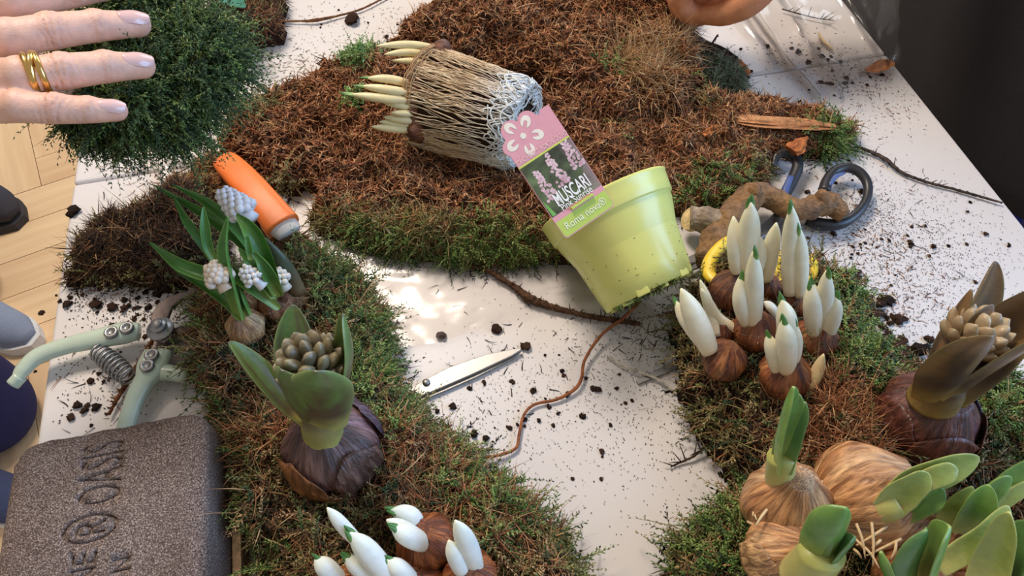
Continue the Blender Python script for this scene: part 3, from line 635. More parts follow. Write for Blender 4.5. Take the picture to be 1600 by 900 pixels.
# ------------------------------------------------------------------ plant label
def plant_label():
    BL = P(884, 374, .104); BR = P(961, 321, .110); TL0 = P(783, 208, .143)
    ex = (BR-BL); W = ex.length; ex = ex.normalized(); ey = (TL0-BL); ey = (ey-ex*ey.dot(ex)); Ht = ey.length; ey = ey.normalized(); ez = ex.cross(ey)
    if ez.z < 0: ez = -ez
    root = thing('plant_label', 'pink and lime plant label with a flower logo propped on the pot', 'plant label', BL)
    Q = lambda x, y, z=0: BL+ex*(x*W)+ey*(y*Ht)+ez*z
    asp = Ht/W
    # outline with the flower scallops along the top left
    fc = (.36, .885); pr = .205
    petals = [(fc[0]+.235*math.cos(a), fc[1]+.235*math.sin(a)/asp) for a in [math.radians(90+72*k+28) for k in range(5)]]
    def inside(x, y):
        r = .06
        if 0 <= x <= 1 and 0 <= y <= .985:
            for cx, cy, sx, sy in ((r, r/asp, -1, -1), (1-r, r/asp, 1, -1)):
                if (x-cx)*sx > 0 and (y-cy)*sy > 0 and math.hypot(x-cx, (y-cy)*asp) > r: return False
            return y <= .93 or x > .80
        return any(math.hypot(x-px, (y-py)*asp) < .15 for px, py in petals if py > .86)
    pts = []
    def arc(cx, cy, r, a0, a1, n=7): return [(cx+r*math.cos(a0+(a1-a0)*i/n), cy+r*math.sin(a0+(a1-a0)*i/n)/asp) for i in range(n+1)]
    r = .07; pts += arc(r, r/asp, r, math.pi, 1.5*math.pi); pts += arc(1-r, r/asp, r, -math.pi/2, 0); pts += [(1, .99), (.83, .99), (.78, .955)]
    pts += arc(.56, .965, .17, math.radians(10), math.radians(150)); pts += arc(.25, .965, .18, math.radians(45), math.radians(200)); pts += arc(.08, .855, .13, math.radians(100), math.radians(190)); pts += [(0, .80)]
    n = len(pts); th = .00035; V = [Q(x, y, th) for x, y in pts]+[Q(x, y, -th) for x, y in pts]
    PINK = C(224, 158, 164); mb = MB(); mb.add(V, [tuple(range(n)), tuple(range(2*n-1, n-1, -1))]+[(i+n, (i+1) % n+n, (i+1) % n, i) for i in range(n)], PINK, False)
    card = mb.build('card', M['print'], root)
    LIME = C(186, 204, 96); CREAM = C(238, 226, 206)
    def panel(name, x0, x1, y0, y1, z, c, par, rad=None):
        p = MB()
        if rad: q = arc(x0+rad, y0+rad/asp, rad, math.pi, 1.5*math.pi)+arc(x1-rad, y0+rad/asp, rad, -math.pi/2, 0)+[(x1, y1), (x0, y1)]
        else: q = [(x0, y0), (x1, y0), (x1, y1), (x0, y1)]
        p.add([Q(x, y, th+z) for x, y in q], [tuple(range(len(q)))], c, False); return p.build(name, M['print'], par)
    panel('lime_band', .008, .992, .008, .155, .0001, LIME, card, .065)
    panel('lime_stripe', 0.004, .996, .675, .69, .0001, C(206, 214, 92), card)
    # printed picture: dark leafy ground with three flower spikes
    g = MB(); nx, ny = 22, 26
    V = [Q(.008+.984*i/nx, .205+.47*j/ny, th+.0001) for j in range(ny+1) for i in range(nx+1)]
    def gc(i, j):
        a = fbm(np.array([i*.3]), np.array([j*.3]), .6, 5)[0]; b = vnoise(np.array([i*.25]), np.array([j*.25]), .7, 8)[0]
        c = mixc(C(52, 52, 40), C(112, 128, 84), min(1, max(0, a*1.4-.25))); return mixc(c, C(170, 140, 140), max(0, (i/nx-.72)*2.2)) if b > .3 else c
    g.add(V, [(j*(nx+1)+i, j*(nx+1)+i+1, (j+1)*(nx+1)+i+1, (j+1)*(nx+1)+i) for j in range(ny) for i in range(nx)], [gc(i, j) for j in range(ny+1) for i in range(nx+1)], False)
    g.build('picture', M['print'], card)
    for cx, y0, y1, w, zz in ((.20, .33, .60, .095, .00018), (.50, .38, .665, .11, .0002), (.86, .42, .67, .12, .00022)):
        s = MB(); lay = 0
        for k in range(70):
            t = rnd.random(); y = y0+(y1-y0)*t; ww = w*(1-.62*t**1.6); x = cx+ww*(rnd.random()*2-1); rr_ = .028*(1-.3*t); lay += 1
            if x > .97 or x < .03: continue
            c = mixc(C(188, 142, 150), C(236, 206, 204), rnd.random()*.6+.4*t); z = th+zz+lay*.0000012
            ring = [Q(min(x+rr_*math.cos(a), .99), y+rr_*math.sin(a)/asp, z) for a in np.linspace(0, 2*math.pi, 9)[:-1]]; s.add(ring, [tuple(range(8))], c, False)
        s.build('printed_flower', M['print'], card)
    lf = MB(); lf.add([Q(x, y, th+.00016) for x, y in ((.03, .21), (.10, .21), (.06, .30), (.02, .36))], [(0, 1, 2, 3)], C(120, 176, 86), False); lf.build('printed_leaf', M['print'], card)
    # logo flower
    for k, (px, py) in enumerate(petals):
        a = math.atan2((py-fc[1])*asp, px-fc[0]); s = MB(); out = []
        for i in range(44):
            b = 2*math.pi*i/44; rx = .105; ry = .085; lx = rx*math.cos(b); ly = ry*math.sin(b)
            if lx < 0 and abs(ly) < .03: lx = .015
            out.append((px+lx*math.cos(a)-ly*math.sin(a), py+(lx*math.sin(a)+ly*math.cos(a))/asp))
        s.add([Q(x, y, th+.00015) for x, y in out], [tuple(range(44))], CREAM, False); s.build('logo_petal', M['print'], card)
    s = MB(); s.add([Q(fc[0]+.05*math.cos(b), fc[1]+.05*math.sin(b)/asp, th+.00015) for b in np.linspace(0, 2*math.pi, 17)[:-1]], [tuple(range(16))], CREAM, False); s.build('logo_centre', M['print'], card)
    def lettering(body, size, x, y, sc, c, off=0.0):
        tm = text_mesh(body, size, .00004, 'CENTER', sc, off); v = [Q(x, y)+ex*q.co.x+ey*q.co.y+ez*(th+.0004+q.co.z) for q in tm.vertices]
        t = MB(); t.add(v, [tuple(p.vertices) for p in tm.polygons], c, False); t.build('lettering', M['print'], card)
    lettering('MUSCARI', W*.27, .53, .30, (.60, 1.15), C(244, 238, 230), .00018); lettering('Pink Sunrise', W*.155, .52, .225, (.8, 1.0), C(240, 232, 224), .00005)
    lettering('Roma nova®', W*.165, .50, .082, (.92, 1.0), C(240, 240, 214)); lettering('STANDING OUT FROM THE CROWD', W*.088, .5, .722, (.67, 1.25), C(240, 200, 198), .00002)
    s = MB(); s.box(Q(.56, .178, th+.0009), ex*(W*.22), ey*(Ht*.012), ez*.0012, C(190, 206, 90)); s.build('pot_clip_tab', M['print'], root, bevel=.0004)
plant_label()

# ------------------------------------------------------------------ bulbs, shoots, leaves
CREAMW = C(228, 220, 194); WHITEC = C(236, 232, 214)
def shoot(parent, pts, r, tip='green', base=C(226, 206, 170), body=CREAMW, top=None, flat=.8, n=18, tipl=.3):
    path = PP(pts); top = top or mixc(body, C(214, 220, 176), .35); mb = MB()
    f = lambda t: mixc(mixc(base, body, min(1, t*3.2)), top, max(0, t-.55)/.45)
    r = r*.80; rad = [r*q for q in (.74, .84, .93, .98, 1.0, 1.0, .97, .90, .74, .48, .10)]
    mb.tube(path, rad, n, 14, flat=flat, cfun=f); s = mb.build('shoot', M['shoot'], parent)
    cv = catmull(path, 12); e = cv[-1]; d = cv[-1]-cv[-3]; d = d/np.linalg.norm(d); Lr = r*1.0
    # overlapping sheath seam
    if tip:
        g = MB(); gc = C(70, 116, 50)
        for k in range(2):
            q = np.array([rnd.uniform(-1, 1)*r*.18, rnd.uniform(-1, 1)*r*.18, 0]); a = e-d*Lr*1.1+q*.6; b = e+d*Lr*(tipl*2.2)*(1-.3*k)+q
            g.tube([a, (a+b)/2+q*.4, b], [r*.36, r*.32, r*.05], 8, 8, flat=.7, cfun=lambda t: mixc(C(150, 180, 96), gc, min(1, t*1.6)))
        g.build('leaf_tip', M['leaf'], s)
    return s
def set_axis(o, vals):
    at = o.data.attributes.new('Axis', 'FLOAT_VECTOR', 'POINT'); at.data.foreach_set('vector', np.array(vals, np.float32).ravel()); return o
def bulb(parent, c, ax, r, h=2.1, cols=((150, 92, 56), (104, 62, 42), (190, 140, 92)), neck=.28, seed=0, wr=.07, name='bulb', seg=36):
    """onion-shaped body with papery streaks; c = middle"""
    c = Vector(c); ax = Vector(ax).normalized(); H = r*h; A, B, D = [C(*q) for q in cols]; prof = []
    for i in range(23):
        t = i/22
        if t < .55: rad = math.sin(math.pi/2*(t/.55)**.62)
        else: u = (t-.55)/.45; rad = (1-neck)*math.cos(math.pi/2*u)**1.15+neck
        prof.append((H*(t-.42), max(.02, rad)*r))
    nz = lambda t, a: mnoise.noise(Vector((math.cos(a)*2.2+seed, math.sin(a)*2.2, t*1.6)))
    nz2 = lambda t, a: mnoise.noise(Vector((math.cos(a)*7+seed*3, math.sin(a)*7, t*2.2+4)))
    def cf(t, a):
        q = nz(t, a)*.9+nz2(t, a)*.7; k = mixc(A, B, min(1, max(0, .35+q))); return mixc(k, D, min(1, max(0, -q*1.1-.05)))
    mb = MB(); mb.lathe(c, ax, prof, seg, cfun=cf, wob=lambda t, a: 1+wr*nz(t, a)*1.5+wr*.45*nz2(t, a))
    return set_axis(mb.build(name, M['bulb'], parent), [(math.cos(2*math.pi*j/seg)+seed, math.sin(2*math.pi*j/seg), i/22*.55) for i in range(23) for j in range(seg)])
def flap(parent, c, ax, r, a0, a1, h0, h1, colr, lift=1.05, seed=0):
    """loose piece of papery bulb skin standing off the bulb"""
    c = Vector(c); ax = Vector(ax).normalized(); u = ax.orthogonal().normalized(); w = ax.cross(u); n, k = 12, 10; R = []; CC = []
    for i in range(n):
        t = i/(n-1); ring = []
        for j in range(k):
            s_ = j/(k-1); a = a0+(a1-a0)*s_; hh = h0+(h1-h0)*t*(1-.35*abs(2*s_-1)**2)+.06*mnoise.noise(Vector((s_*6+seed, t*3, 1)))
            rad = math.sqrt(max(.05, 1-(hh*.92)**2))*r*(lift+.10*t*t+.05*mnoise.noise(Vector((s_*5, t*4, seed)))); ring.append(c+ax*hh*r+(u*math.cos(a)+w*math.sin(a))*rad)
            CC.append(mixc(colr, tuple(q*.5 for q in colr), .5+.5*mnoise.noise(Vector((s_*8, t*2, seed+3)))))
        R.append(ring)
    V = [q for x in R for q in x]; F = [(i*k+j, i*k+j+1, (i+1)*k+j+1, (i+1)*k+j) for i in range(n-1) for j in range(k-1)]
    mb = MB(); mb.add(V, F, CC); o = set_axis(mb.build('skin_flap', M['bulb'], parent), [(j*.16+seed, seed, i*.03) for i in range(n) for j in range(k)]); md = o.modifiers.new('s', 'SOLIDIFY'); md.thickness = .0005; return o
def rootlets(parent, c, n, L, colr, spread=1.0, R=.0005, down=.6, name='roots'):
    mb = MB(); c = Vector(c)
    for k in range(n):
        a = rnd.random()*6.283; d = Vector((math.cos(a), math.sin(a), 0)); l = L*(.6+.6*rnd.random()); p = c+d*L*.1
        q = p+d*l*.5*spread+Vector((rnd.uniform(-.2, .2)*l, rnd.uniform(-.2, .2)*l, -down*l*.3)); e = p+d*l*spread+Vector((rnd.uniform(-.4, .4)*l, rnd.uniform(-.4, .4)*l, -down*l)); e.z = max(e.z, T+.002); q.z = max(q.z, T+.002)
        mb.tube([p, q, e], [R, R, R*.4], 6, 5, colr)
    return mb.build(name, M['root'], parent)
def bthing(name, label, px, py, h, group=None, cat='bulb'):
    p = P(px, py, h); return thing(name, label, cat, (p.x, p.y, p.z-.02), group), p
UP = Vector((0, 0, 1))
# right-hand crocus cluster: (x, y, height, radius, label, shoots)
crocus = [
    (1129, 566, .046, .0165, 'round tan crocus bulb with a broad cream shoot leaning over bare table', [([(1110, 550, .058), (1090, 505, .072), (1064, 451, .09)], .0095, None), ([(1108, 552, .058), (1075, 505, .068), (1055, 470, .076)], .006, 'green')], (.1, .2, 1)),
    (1140, 458, .05, .017, 'dark brown crocus bulb carrying three stout white shoots, behind the others', [([(1152, 425, .068), (1149, 385, .085), (1146, 338, .10)], .0072, None), ([(1165, 425, .068), (1170, 370, .092), (1173, 316, .115)], .0092, 'green'), ([(1178, 430, .068), (1186, 400, .08), (1184, 366, .095)], .0065, None)], (.15, .3, 1)),
    (1178, 522, .046, .0175, 'brown crocus bulb with one short and one long green tipped shoot', [([(1166, 505, .058), (1157, 470, .075), (1158, 428, .09)], .0072, 'green'), ([(1178, 508, .058), (1178, 450, .083), (1177, 392, .108)], .0078, 'green')], (0, .2, 1)),
    (1224, 590, .046, .019, 'wide hairy brown crocus bulb with four shoots, one of them short', [([(1213, 578, .06), (1207, 550, .072), (1199, 521, .082)], .0062, 'green'), ([(1230, 580, .06), (1229, 540, .078), (1223, 500, .094)], .0088, 'green'), ([(1229, 560, .062), (1230, 510, .085), (1222, 468, .10)], .0085, 'green'), ([(1238, 572, .06), (1243, 540, .075), (1241, 503, .09)], .0055, 'green')], (0, .1, 1)),
    (1247, 474, .044, .0145, 'crocus bulb with two tall slim white shoots standing close together', [([(1236, 458, .058), (1237, 390, .088), (1237, 322, .118)], .0088, 'green'), ([(1251, 462, .058), (1252, 410, .082), (1248, 354, .106)], .0066, 'green')], (0, .25, 1)),
    (1272, 532, .046, .0165, 'crocus bulb with three spread green tipped shoots against green moss', [([(1273, 520, .058), (1270, 480, .078), (1268, 440, .094)], .0085, 'green'), ([(1286, 515, .058), (1289, 470, .08), (1291, 423, .102)], .0078, 'green'), ([(1293, 523, .056), (1300, 495, .07), (1307, 462, .084)], .0078, 'green')], (.1, .1, 1)),
    (1199, 452, .046, .011, 'small brown crocus bulb with one leaning pointed cream shoot', [([(1196, 438, .058), (1204, 392, .08), (1213, 348, .1)], .0072, None)], (.1, .3, 1)),
    (1122, 520, .044, .011, 'small half buried crocus bulb with two thin shoots bent sideways', [([(1149, 514, .05), (1122, 497, .056), (1107, 474, .066), (1096, 451, .078)], .0052, None), ([(1121, 525, .05), (1108, 480, .062), (1094, 437, .076)], .0046, None)], (0, .1, 1)),
]
for i, (x, y, h, r, lab, sh, ax) in enumerate(crocus):
    t, p = bthing('crocus_bulb', lab, x, y, h, 'crocus bulbs in the moss beds')
    bulb(t, p, ax, r*.86, 2.0, ((150, 88, 54), (96, 58, 40), (196, 140, 92)) if i != 1 else ((112, 66, 44), (70, 44, 34), (140, 88, 60)), .35, i*2.3, .09)
    for pts, rr_, tp in sh: shoot(t, pts, rr_, tp)
    if i in (0, 3, 5): rootlets(t, p-Vector((0, .004, r*.6)), 14, .018, C(150, 104, 66), 1.0, .00035, .5)
    if i in (3, 4, 5): rootlets(t, p+Vector((0, 0, r*.7)), 16, .008, C(168, 112, 70), 1.0, .0005, -.2, 'neck_fibres')
t, p = bthing('crocus_offset', 'stubby bent cream shoot on its own beside the hairy brown bulb', 1258, 606, .042, None)
shoot(t, [(1256, 607, .046), (1268, 598, .050), (1279, 575, .058), (1287, 553, .068)], .0052, None, C(176, 130, 84), C(214, 190, 142), C(222, 204, 160))
t, p = bthing('crocus_offset', 'small smooth white shoot curving between two tall crocus shoots', 1213, 494, .05, None)
shoot(t, [(1216, 498, .05), (1206, 482, .058), (1194, 471, .062)], .0045, None, WHITEC, WHITEC, WHITEC)
# near crocus cluster in the long bed
PALE = C(236, 236, 226)
croc2 = [
    (668, 850, .046, .0165, 'orange brown crocus bulb with two plump overlapping white shoots', [([(662, 846, .058), (635, 830, .068), (604, 812, .078)], .0078, None), ([(664, 850, .06), (640, 838, .072), (612, 824, .082)], .0095, 'green'), ([(656, 826, .056), (640, 806, .064), (610, 797, .072)], .0085, 'green')], (-.2, .1, 1)),
    (735, 905, .044, .015, 'brown crocus bulb with two upright smooth white shoots of unequal length', [([(745, 890, .056), (730, 850, .072), (711, 813, .088)], .0088, None), ([(726, 900, .056), (712, 872, .068), (701, 844, .078)], .0072, None)], (-.1, .1, 1)),
    (625, 925, .046, .016, 'crocus bulb with the longest white shoot, one shoot sprouting from another', [([(618, 915, .058), (580, 868, .074), (546, 832, .088)], .0098, 'green'), ([(562, 850, .076), (536, 822, .086), (511, 793, .096)], .0058, None)], (-.3, .2, 1)),
    (545, 930, .044, .015, 'crocus bulb low in the moss with a pale shoot beside a green tipped one', [([(535, 912, .056), (512, 890, .066), (492, 872, .074)], .0085, 'green'), ([(598, 912, .056), (566, 890, .066), (538, 868, .076)], .0082, 'green')], (-.3, .2, 1)),
    (660, 925, .042, .014, 'reddish crocus bulb with one thick short cream shoot', [([(648, 912, .054), (626, 892, .064), (604, 874, .072)], .0085, 'green')], (-.2, .2, 1)),
]
for i, (x, y, h, r, lab, sh, ax) in enumerate(croc2):
    t, p = bthing('crocus_bulb', lab, x, y, h, 'crocus bulbs in the moss beds'); bulb(t, p, ax, r, 1.9, ((164, 96, 54), (120, 68, 42), (190, 130, 84)), .4, 20+i*1.7, .08)
    for pts, rr_, tp in sh: shoot(t, pts, rr_*.78, tp, C(230, 222, 200), PALE, C(232, 236, 216))
# hyacinths
def hyacinth(name, label, bc_, bax, br, bcols, flaps, leaves, buds, sheath, lc, bud_c):
    p = P(*bc_); t = thing(name, label, 'hyacinth', (p.x, p.y, p.z-.02)); bulb(t, p, bax, br, 1.75, bcols, .45, 3.3, .10, 'bulb', 44)
    for a0, a1, h0, h1, c, li in flaps: flap(t, p, bax, br, a0, a1, h0, h1, C(*c), li, a0*3)
    mb = MB(); pts = PP(sheath[0]); mb.tube(pts, sheath[1], 14, 24, flat=.9, cfun=lambda q: mixc(lc['base'], lc['mid'], q)); mb.build('sheath', M['leaf'], t)
    for pts, ws, hint, cup in leaves:
        mb = MB(); s0 = rnd.random()*9
        def cf(q, u, s0=s0):
            n = mnoise.noise(Vector((u*2.5+s0, q*4, s0))); c = mixc(lc['base'], lc['mid'], min(1, max(0, q-.05)*4)); c = mixc(c, lc['green'], min(1, max(0, (q-.42)*2.4+n*1.5)))
            return mixc(c, lc['edge'], max(0, abs(u)-.78)*3*min(1, q*2)) if q < .93 else mixc(c, lc['tip'], .6)
        mb.blade(PP(pts), [q*1.12 for q in ws], hint, cup, .0026, 26, 9, cf, round_tip=.5); mb.build('leaf', M['leaf'], t, subsurf=1)
    ctr, axis, n, br_, spread = buds; c0 = P(*ctr); axv = Vector(axis).normalized(); u = axv.orthogonal().normalized(); w = axv.cross(u)
    core = MB(); core.ball(c0-axv*br_*.6, spread*.8, bud_c[1], 12, 8); core.build('flower_core', M['leaf'], t)
    for k in range(n):
        z = 1-(k+.5)/n*1.25; rr_ = math.sqrt(max(0, 1-z*z)); a = k*2.399963; d = (u*math.cos(a)+w*math.sin(a))*rr_+axv*z; q = c0-axv*br_*.6+d*spread
        up = (d+axv*.75).normalized(); b = MB(); k1 = rnd.random(); k2 = rnd.uniform(.9, 1.15); b.tube([q-up*br_*1.2, q-up*br_*.4+d*br_*.12, q+up*br_*.5+d*br_*.15, q+up*br_*1.35*k2-d*br_*.25], [br_*.5, br_*.86, br_*.84, br_*.56, br_*.08], 12, 10, flat=.72, hint=d, sq=1.35, cfun=lambda s_: mixc(mixc(bud_c[1], bud_c[0], k1), C(186, 176, 146), max(0, s_-.72)*1.6)); o = b.build('flower_bud', M['leaf'], t)
    return t
hyacinth('hyacinth_bulb', 'green hyacinth sprout with a grey green bud cluster in a purple papery bulb', (524, 702, .045), (-.12, .1, 1), .0285,
    ((128, 98, 92), (86, 66, 66), (152, 126, 146)),
    [(2.6, 4.0, -.2, .72, (150, 100, 58), 1.10), (4.2, 5.3, -.2, .78, (124, 96, 86), 1.06), (5.6, 6.9, -.3, .8, (112, 96, 120), 1.05), (.4, 1.6, -.2, .7, (108, 84, 88), 1.05)],
    [([(500, 660, .072), (480, 600, .084), (464, 540, .100), (458, 476, .118)], [.008, .0125, .0125, .004], (.1, -.6, .5), .35),
     ([(520, 662, .074), (538, 600, .098), (548, 545, .122), (536, 490, .14)], [.008, .0105, .0105, .004], (-.8, -.3, .5), .6),
     ([(485, 665, .074), (440, 630, .085), (395, 580, .1), (357, 534, .115)], [.008, .010, .0095, .002], (.5, .4, .8), .45),
     ([(492, 674, .078), (466, 640, .102), (450, 606, .126), (440, 578, .140)], [.010, .0135, .0135, .005], (.4, .8, .4), .4),
     ([(508, 678, .080), (502, 640, .108), (498, 612, .132), (496, 580, .148)], [.011, .0155, .0155, .003], (0, .9, .35), .4)],
    ((481, 566, .118), (-.1, .05, 1), 34, .0058, .0132), ([(507, 684, .068), (502, 664, .080), (498, 645, .090)], [.0118, .0112, .0085]),
    dict(base=C(176, 172, 96), mid=C(92, 78, 56), green=C(98, 122, 64), edge=C(134, 152, 94), tip=C(96, 84, 86)), (C(128, 116, 88), C(86, 78, 64)))
hyacinth('hyacinth_bulb', 'brown leaved hyacinth sprout opening around tan buds in a wrinkled red brown bulb', (1443, 655, .042), (.12, .1, 1), .0285,
    ((128, 76, 62), (86, 54, 46), (122, 112, 136)),
    [(3.2, 4.6, -.3, .75, (132, 78, 62), 1.06), (4.5, 5.6, -.5, .7, (140, 94, 70), 1.09), (5.4, 6.6, -.3, .8, (116, 112, 138), 1.05), (2.0, 3.2, -.2, .7, (116, 68, 56), 1.05)],
    [([(1460, 612, .07), (1495, 540, .088), (1530, 470, .106), (1555, 408, .124)], [.010, .0145, .0135, .003], (.3, -.8, .4), .4),
     ([(1446, 612, .072), (1458, 550, .09), (1488, 495, .108), (1518, 452, .124)], [.008, .0105, .009, .0022], (.8, .1, .4), .5),
     ([(1475, 620, .07), (1530, 560, .09), (1580, 500, .112), (1625, 450, .135)], [.010, .0145, .0145, .003], (-.4, -.7, .6), .4),
     ([(1464, 628, .080), (1490, 592, .108), (1520, 556, .134), (1550, 525, .150)], [.012, .0165, .0155, .005], (-.2, .8, .5), .4),
     ([(1482, 628, .078), (1530, 592, .096), (1580, 560, .112), (1640, 520, .126)], [.010, .013, .013, .003], (-.3, .8, .5), .4),
     ([(1500, 545, .106), (1520, 510, .116), (1552, 476, .124)], [.005, .0055, .002], (0, -.6, .6), .3)],
    ((1528, 520, .110), (.3, .1, 1), 28, .0062, .0125), ([(1457, 626, .068), (1468, 610, .078), (1478, 595, .088)], [.0148, .0140, .0110]),
    dict(base=C(150, 124, 68), mid=C(70, 54, 42), green=C(122, 92, 56), edge=C(112, 100, 60), tip=C(120, 106, 92)), (C(190, 168, 134), C(150, 124, 92)))
# daffodils in the near right corner
GL = dict(a=C(196, 200, 120), b=C(104, 140, 66), c=C(84, 124, 62))
def leafcol(base, mid, top):
    def f(q, u): return mixc(mixc(base, mid, min(1, q*2.6)), top, max(0, q-.9)*8 if q > .9 else max(0, abs(u)-.7)*.8)
    return f
def daffodil(label, bpx, ax, r, h, cols, leaves, neck=None, seed=0, roots=None, seed_flaps=()):
    p = P(*bpx); t = thing('daffodil_bulb', label, 'bulb', (p.x, p.y, p.z-.02), 'daffodil bulbs in the moss bed'); bulb(t, p, ax, r, h, cols, .34, seed, .09, 'bulb', 40)
    for a0, a1, h0, h1, c, li in seed_flaps: flap(t, p, ax, r, a0, a1, h0, h1, C(*c), li, a0*2)
    if neck: mb = MB(); mb.tube(PP(neck[0]), neck[1], 10, 18, flat=.85, cfun=lambda q: mixc(C(206, 190, 124), C(168, 168, 92), q)); mb.build('sheath', M['shoot'], t)
    for pts, ws, hint, cup, kind in leaves:
        mb = MB(); g = {'g': (C(176, 180, 102), C(98, 136, 62), C(170, 190, 110)), 'y': (C(190, 184, 112), C(146, 160, 84), C(196, 200, 130)), 'd': (C(140, 156, 88), C(80, 116, 62), C(140, 164, 96))}[kind]
        mb.blade(PP(pts), ws, hint, cup, .0034, 26, 9, leafcol(*g), round_tip=.68); mb.build('leaf', M['leaf'], t, subsurf=1)
    if roots and isinstance(roots, list):
        mb = MB()
        for a, b in roots:
            A, B = P(*a), P(*b); mb.tube([A, (A+B)/2+Vector((rnd.uniform(-.001, .001), 0, .0015)), B], [.0008, .0008, .0004], 8, 6, mixc(C(214, 182, 136), C(232, 208, 166), rnd.random()))
        mb.build('roots', M['root'], t)
    elif roots: rootlets(t, P(*roots[0]), roots[1], roots[2], C(226, 200, 156), 1.0, .0009, roots[3], 'roots')
    return t
TANB = ((218, 170, 122), (184, 128, 84), (240, 212, 174)); BRB = ((182, 124, 80), (140, 90, 60), (210, 164, 120))
daffodil('tan papery daffodil bulb with one upright sprout of furled green leaves', (1222, 795, .046), (-.02, .12, 1), .0235, 2.7, TANB,
    [([(1214, 735, .085), (1216, 690, .102), (1226, 645, .118), (1240, 604, .134)], [.006, .0075, .007, .0025], (.6, -.4, .3), .6, 'g'),
     ([(1222, 735, .085), (1232, 690, .1), (1246, 655, .114), (1258, 628, .124)], [.006, .0075, .006, .0028], (-.4, -.5, .4), .5, 'd'),
     ([(1220, 730, .085), (1228, 680, .104), (1240, 650, .116), (1248, 615, .128)], [.005, .006, .005, .002], (0, -.7, .4), .4, 'g')],
    ([(1217, 755, .07), (1219, 735, .082), (1222, 712, .094)], [.0075, .0078, .0076]), 5.1, [((1168, 768, .05), (1182, 812, .062)), ((1180, 766, .052), (1176, 806, .062)), ((1204, 790, .068), (1180, 822, .066)), ((1266, 746, .06), (1270, 790, .066)), ((1274, 752, .06), (1276, 790, .066)), ((1285, 752, .06), (1272, 796, .066)), ((1168, 815, .05), (1186, 828, .056))], [(3.6, 4.8, -.3, .6, (206, 160, 112), 1.07), (5.3, 6.3, -.2, .7, (200, 150, 100), 1.05)])
daffodil('largest pale tan daffodil bulb, tipped over with its green leaves lying sideways', (1338, 778, .048), (.9, .25, .35), .030, 1.9, TANB,
    [([(1385, 790, .066), (1420, 755, .078), (1470, 735, .084), (1530, 715, .088)], [.008, .0105, .0095, .003], (0, -.6, .8), .35, 'y'),
     ([(1382, 795, .07), (1405, 770, .08), (1432, 752, .088), (1452, 740, .092)], [.009, .0105, .008, .004], (0, -.5, .8), .35, 'y'),
     ([(1390, 805, .062), (1420, 790, .07), (1450, 778, .076), (1476, 766, .08)], [.008, .0085, .008, .004], (0, -.4, .9), .35, 'g'),
     ([(1392, 798, .066), (1420, 780, .074), (1450, 762, .08), (1474, 752, .082)], [.003, .004, .0035, .0015], (0, -.4, .9), .3, 'g'),
     ([(1440, 752, .084), (1465, 742, .088), (1496, 733, .09)], [.006, .0065, .0025], (0, -.5, .8), .3, 'y')],
    ([(1362, 778, .06), (1380, 785, .066), (1400, 778, .07)], [.0145, .0135, .011]), 9.4, None, ())
daffodil('tan daffodil bulb with a blunt round green bud of leaves, torn papery skin', (1226, 868, .044), (.4, -.1, 1), .0245, 1.9, TANB,
    [([(1278, 880, .082), (1290, 850, .098), (1302, 822, .112), (1318, 792, .122)], [.0095, .0115, .011, .005], (0, .7, .5), .5, 'g'),
     ([(1270, 872, .082), (1274, 845, .095), (1284, 822, .105), (1292, 804, .112)], [.007, .008, .007, .004], (.7, .5, .4), .5, 'd'),
     ([(1292, 885, .08), (1310, 866, .09), (1324, 850, .098), (1336, 838, .102)], [.006, .0072, .006, .003], (-.6, .4, .5), .5, 'd')],
    ([(1252, 900, .064), (1268, 884, .076), (1286, 862, .09)], [.0125, .0125, .0115]), 13.7, None, [(2.2, 3.6, -.2, .7, (220, 178, 130), 1.08), (4.0, 5.0, -.3, .6, (190, 130, 84), 1.06)])
daffodil('small russet daffodil bulb wedged among white roots, pale leaf ends on one side', (1412, 838, .044), (.7, .4, .5), .0185, 1.9, BRB,
    [([(1470, 815, .06), (1480, 800, .064), (1492, 785, .07), (1520, 760, .078)], [.005, .0065, .006, .002], (0, -.5, .8), .4, 'y')],
    None, 17.2, [((1338, 818, .066), (1352, 872, .062)), ((1362, 816, .068), (1364, 884, .062)), ((1386, 822, .066), (1338, 852, .062)), ((1336, 842, .062), (1374, 888, .064)), ((1408, 842, .064), (1354, 868, .062)), ((1330, 838, .062), (1352, 862, .06)), ((1400, 846, .066), (1392, 874, .062)), ((1334, 858, .06), (1346, 872, .06)), ((1376, 844, .064), (1362, 856, .062))])
daffodil('brown daffodil bulb with slender leaves fanning towards green moss, behind the broad leaves', (1500, 856, .046), (.25, .25, 1), .0185, 1.9, BRB,
    [
     ([(1500, 832, .066), (1518, 805, .078), (1530, 785, .086), (1545, 757, .094)], [.006, .008, .0078, .003], (-.3, -.6, .6), .5, 'g'),
     ([(1508, 825, .064), (1530, 790, .076), (1555, 760, .086), (1580, 745, .09)], [.005, .006, .006, .0025], (0, -.6, .6), .4, 'g'),
     ([(1510, 815, .062), (1545, 775, .072), (1575, 745, .08), (1620, 715, .088)], [.005, .0065, .006, .002], (0, -.6, .6), .4, 'g'),
     ([(1520, 820, .062), (1555, 790, .07), (1585, 768, .076), (1630, 745, .08)], [.004, .005, .005, .002], (0, -.6, .6), .4, 'y')],
    None, 19.3, None)
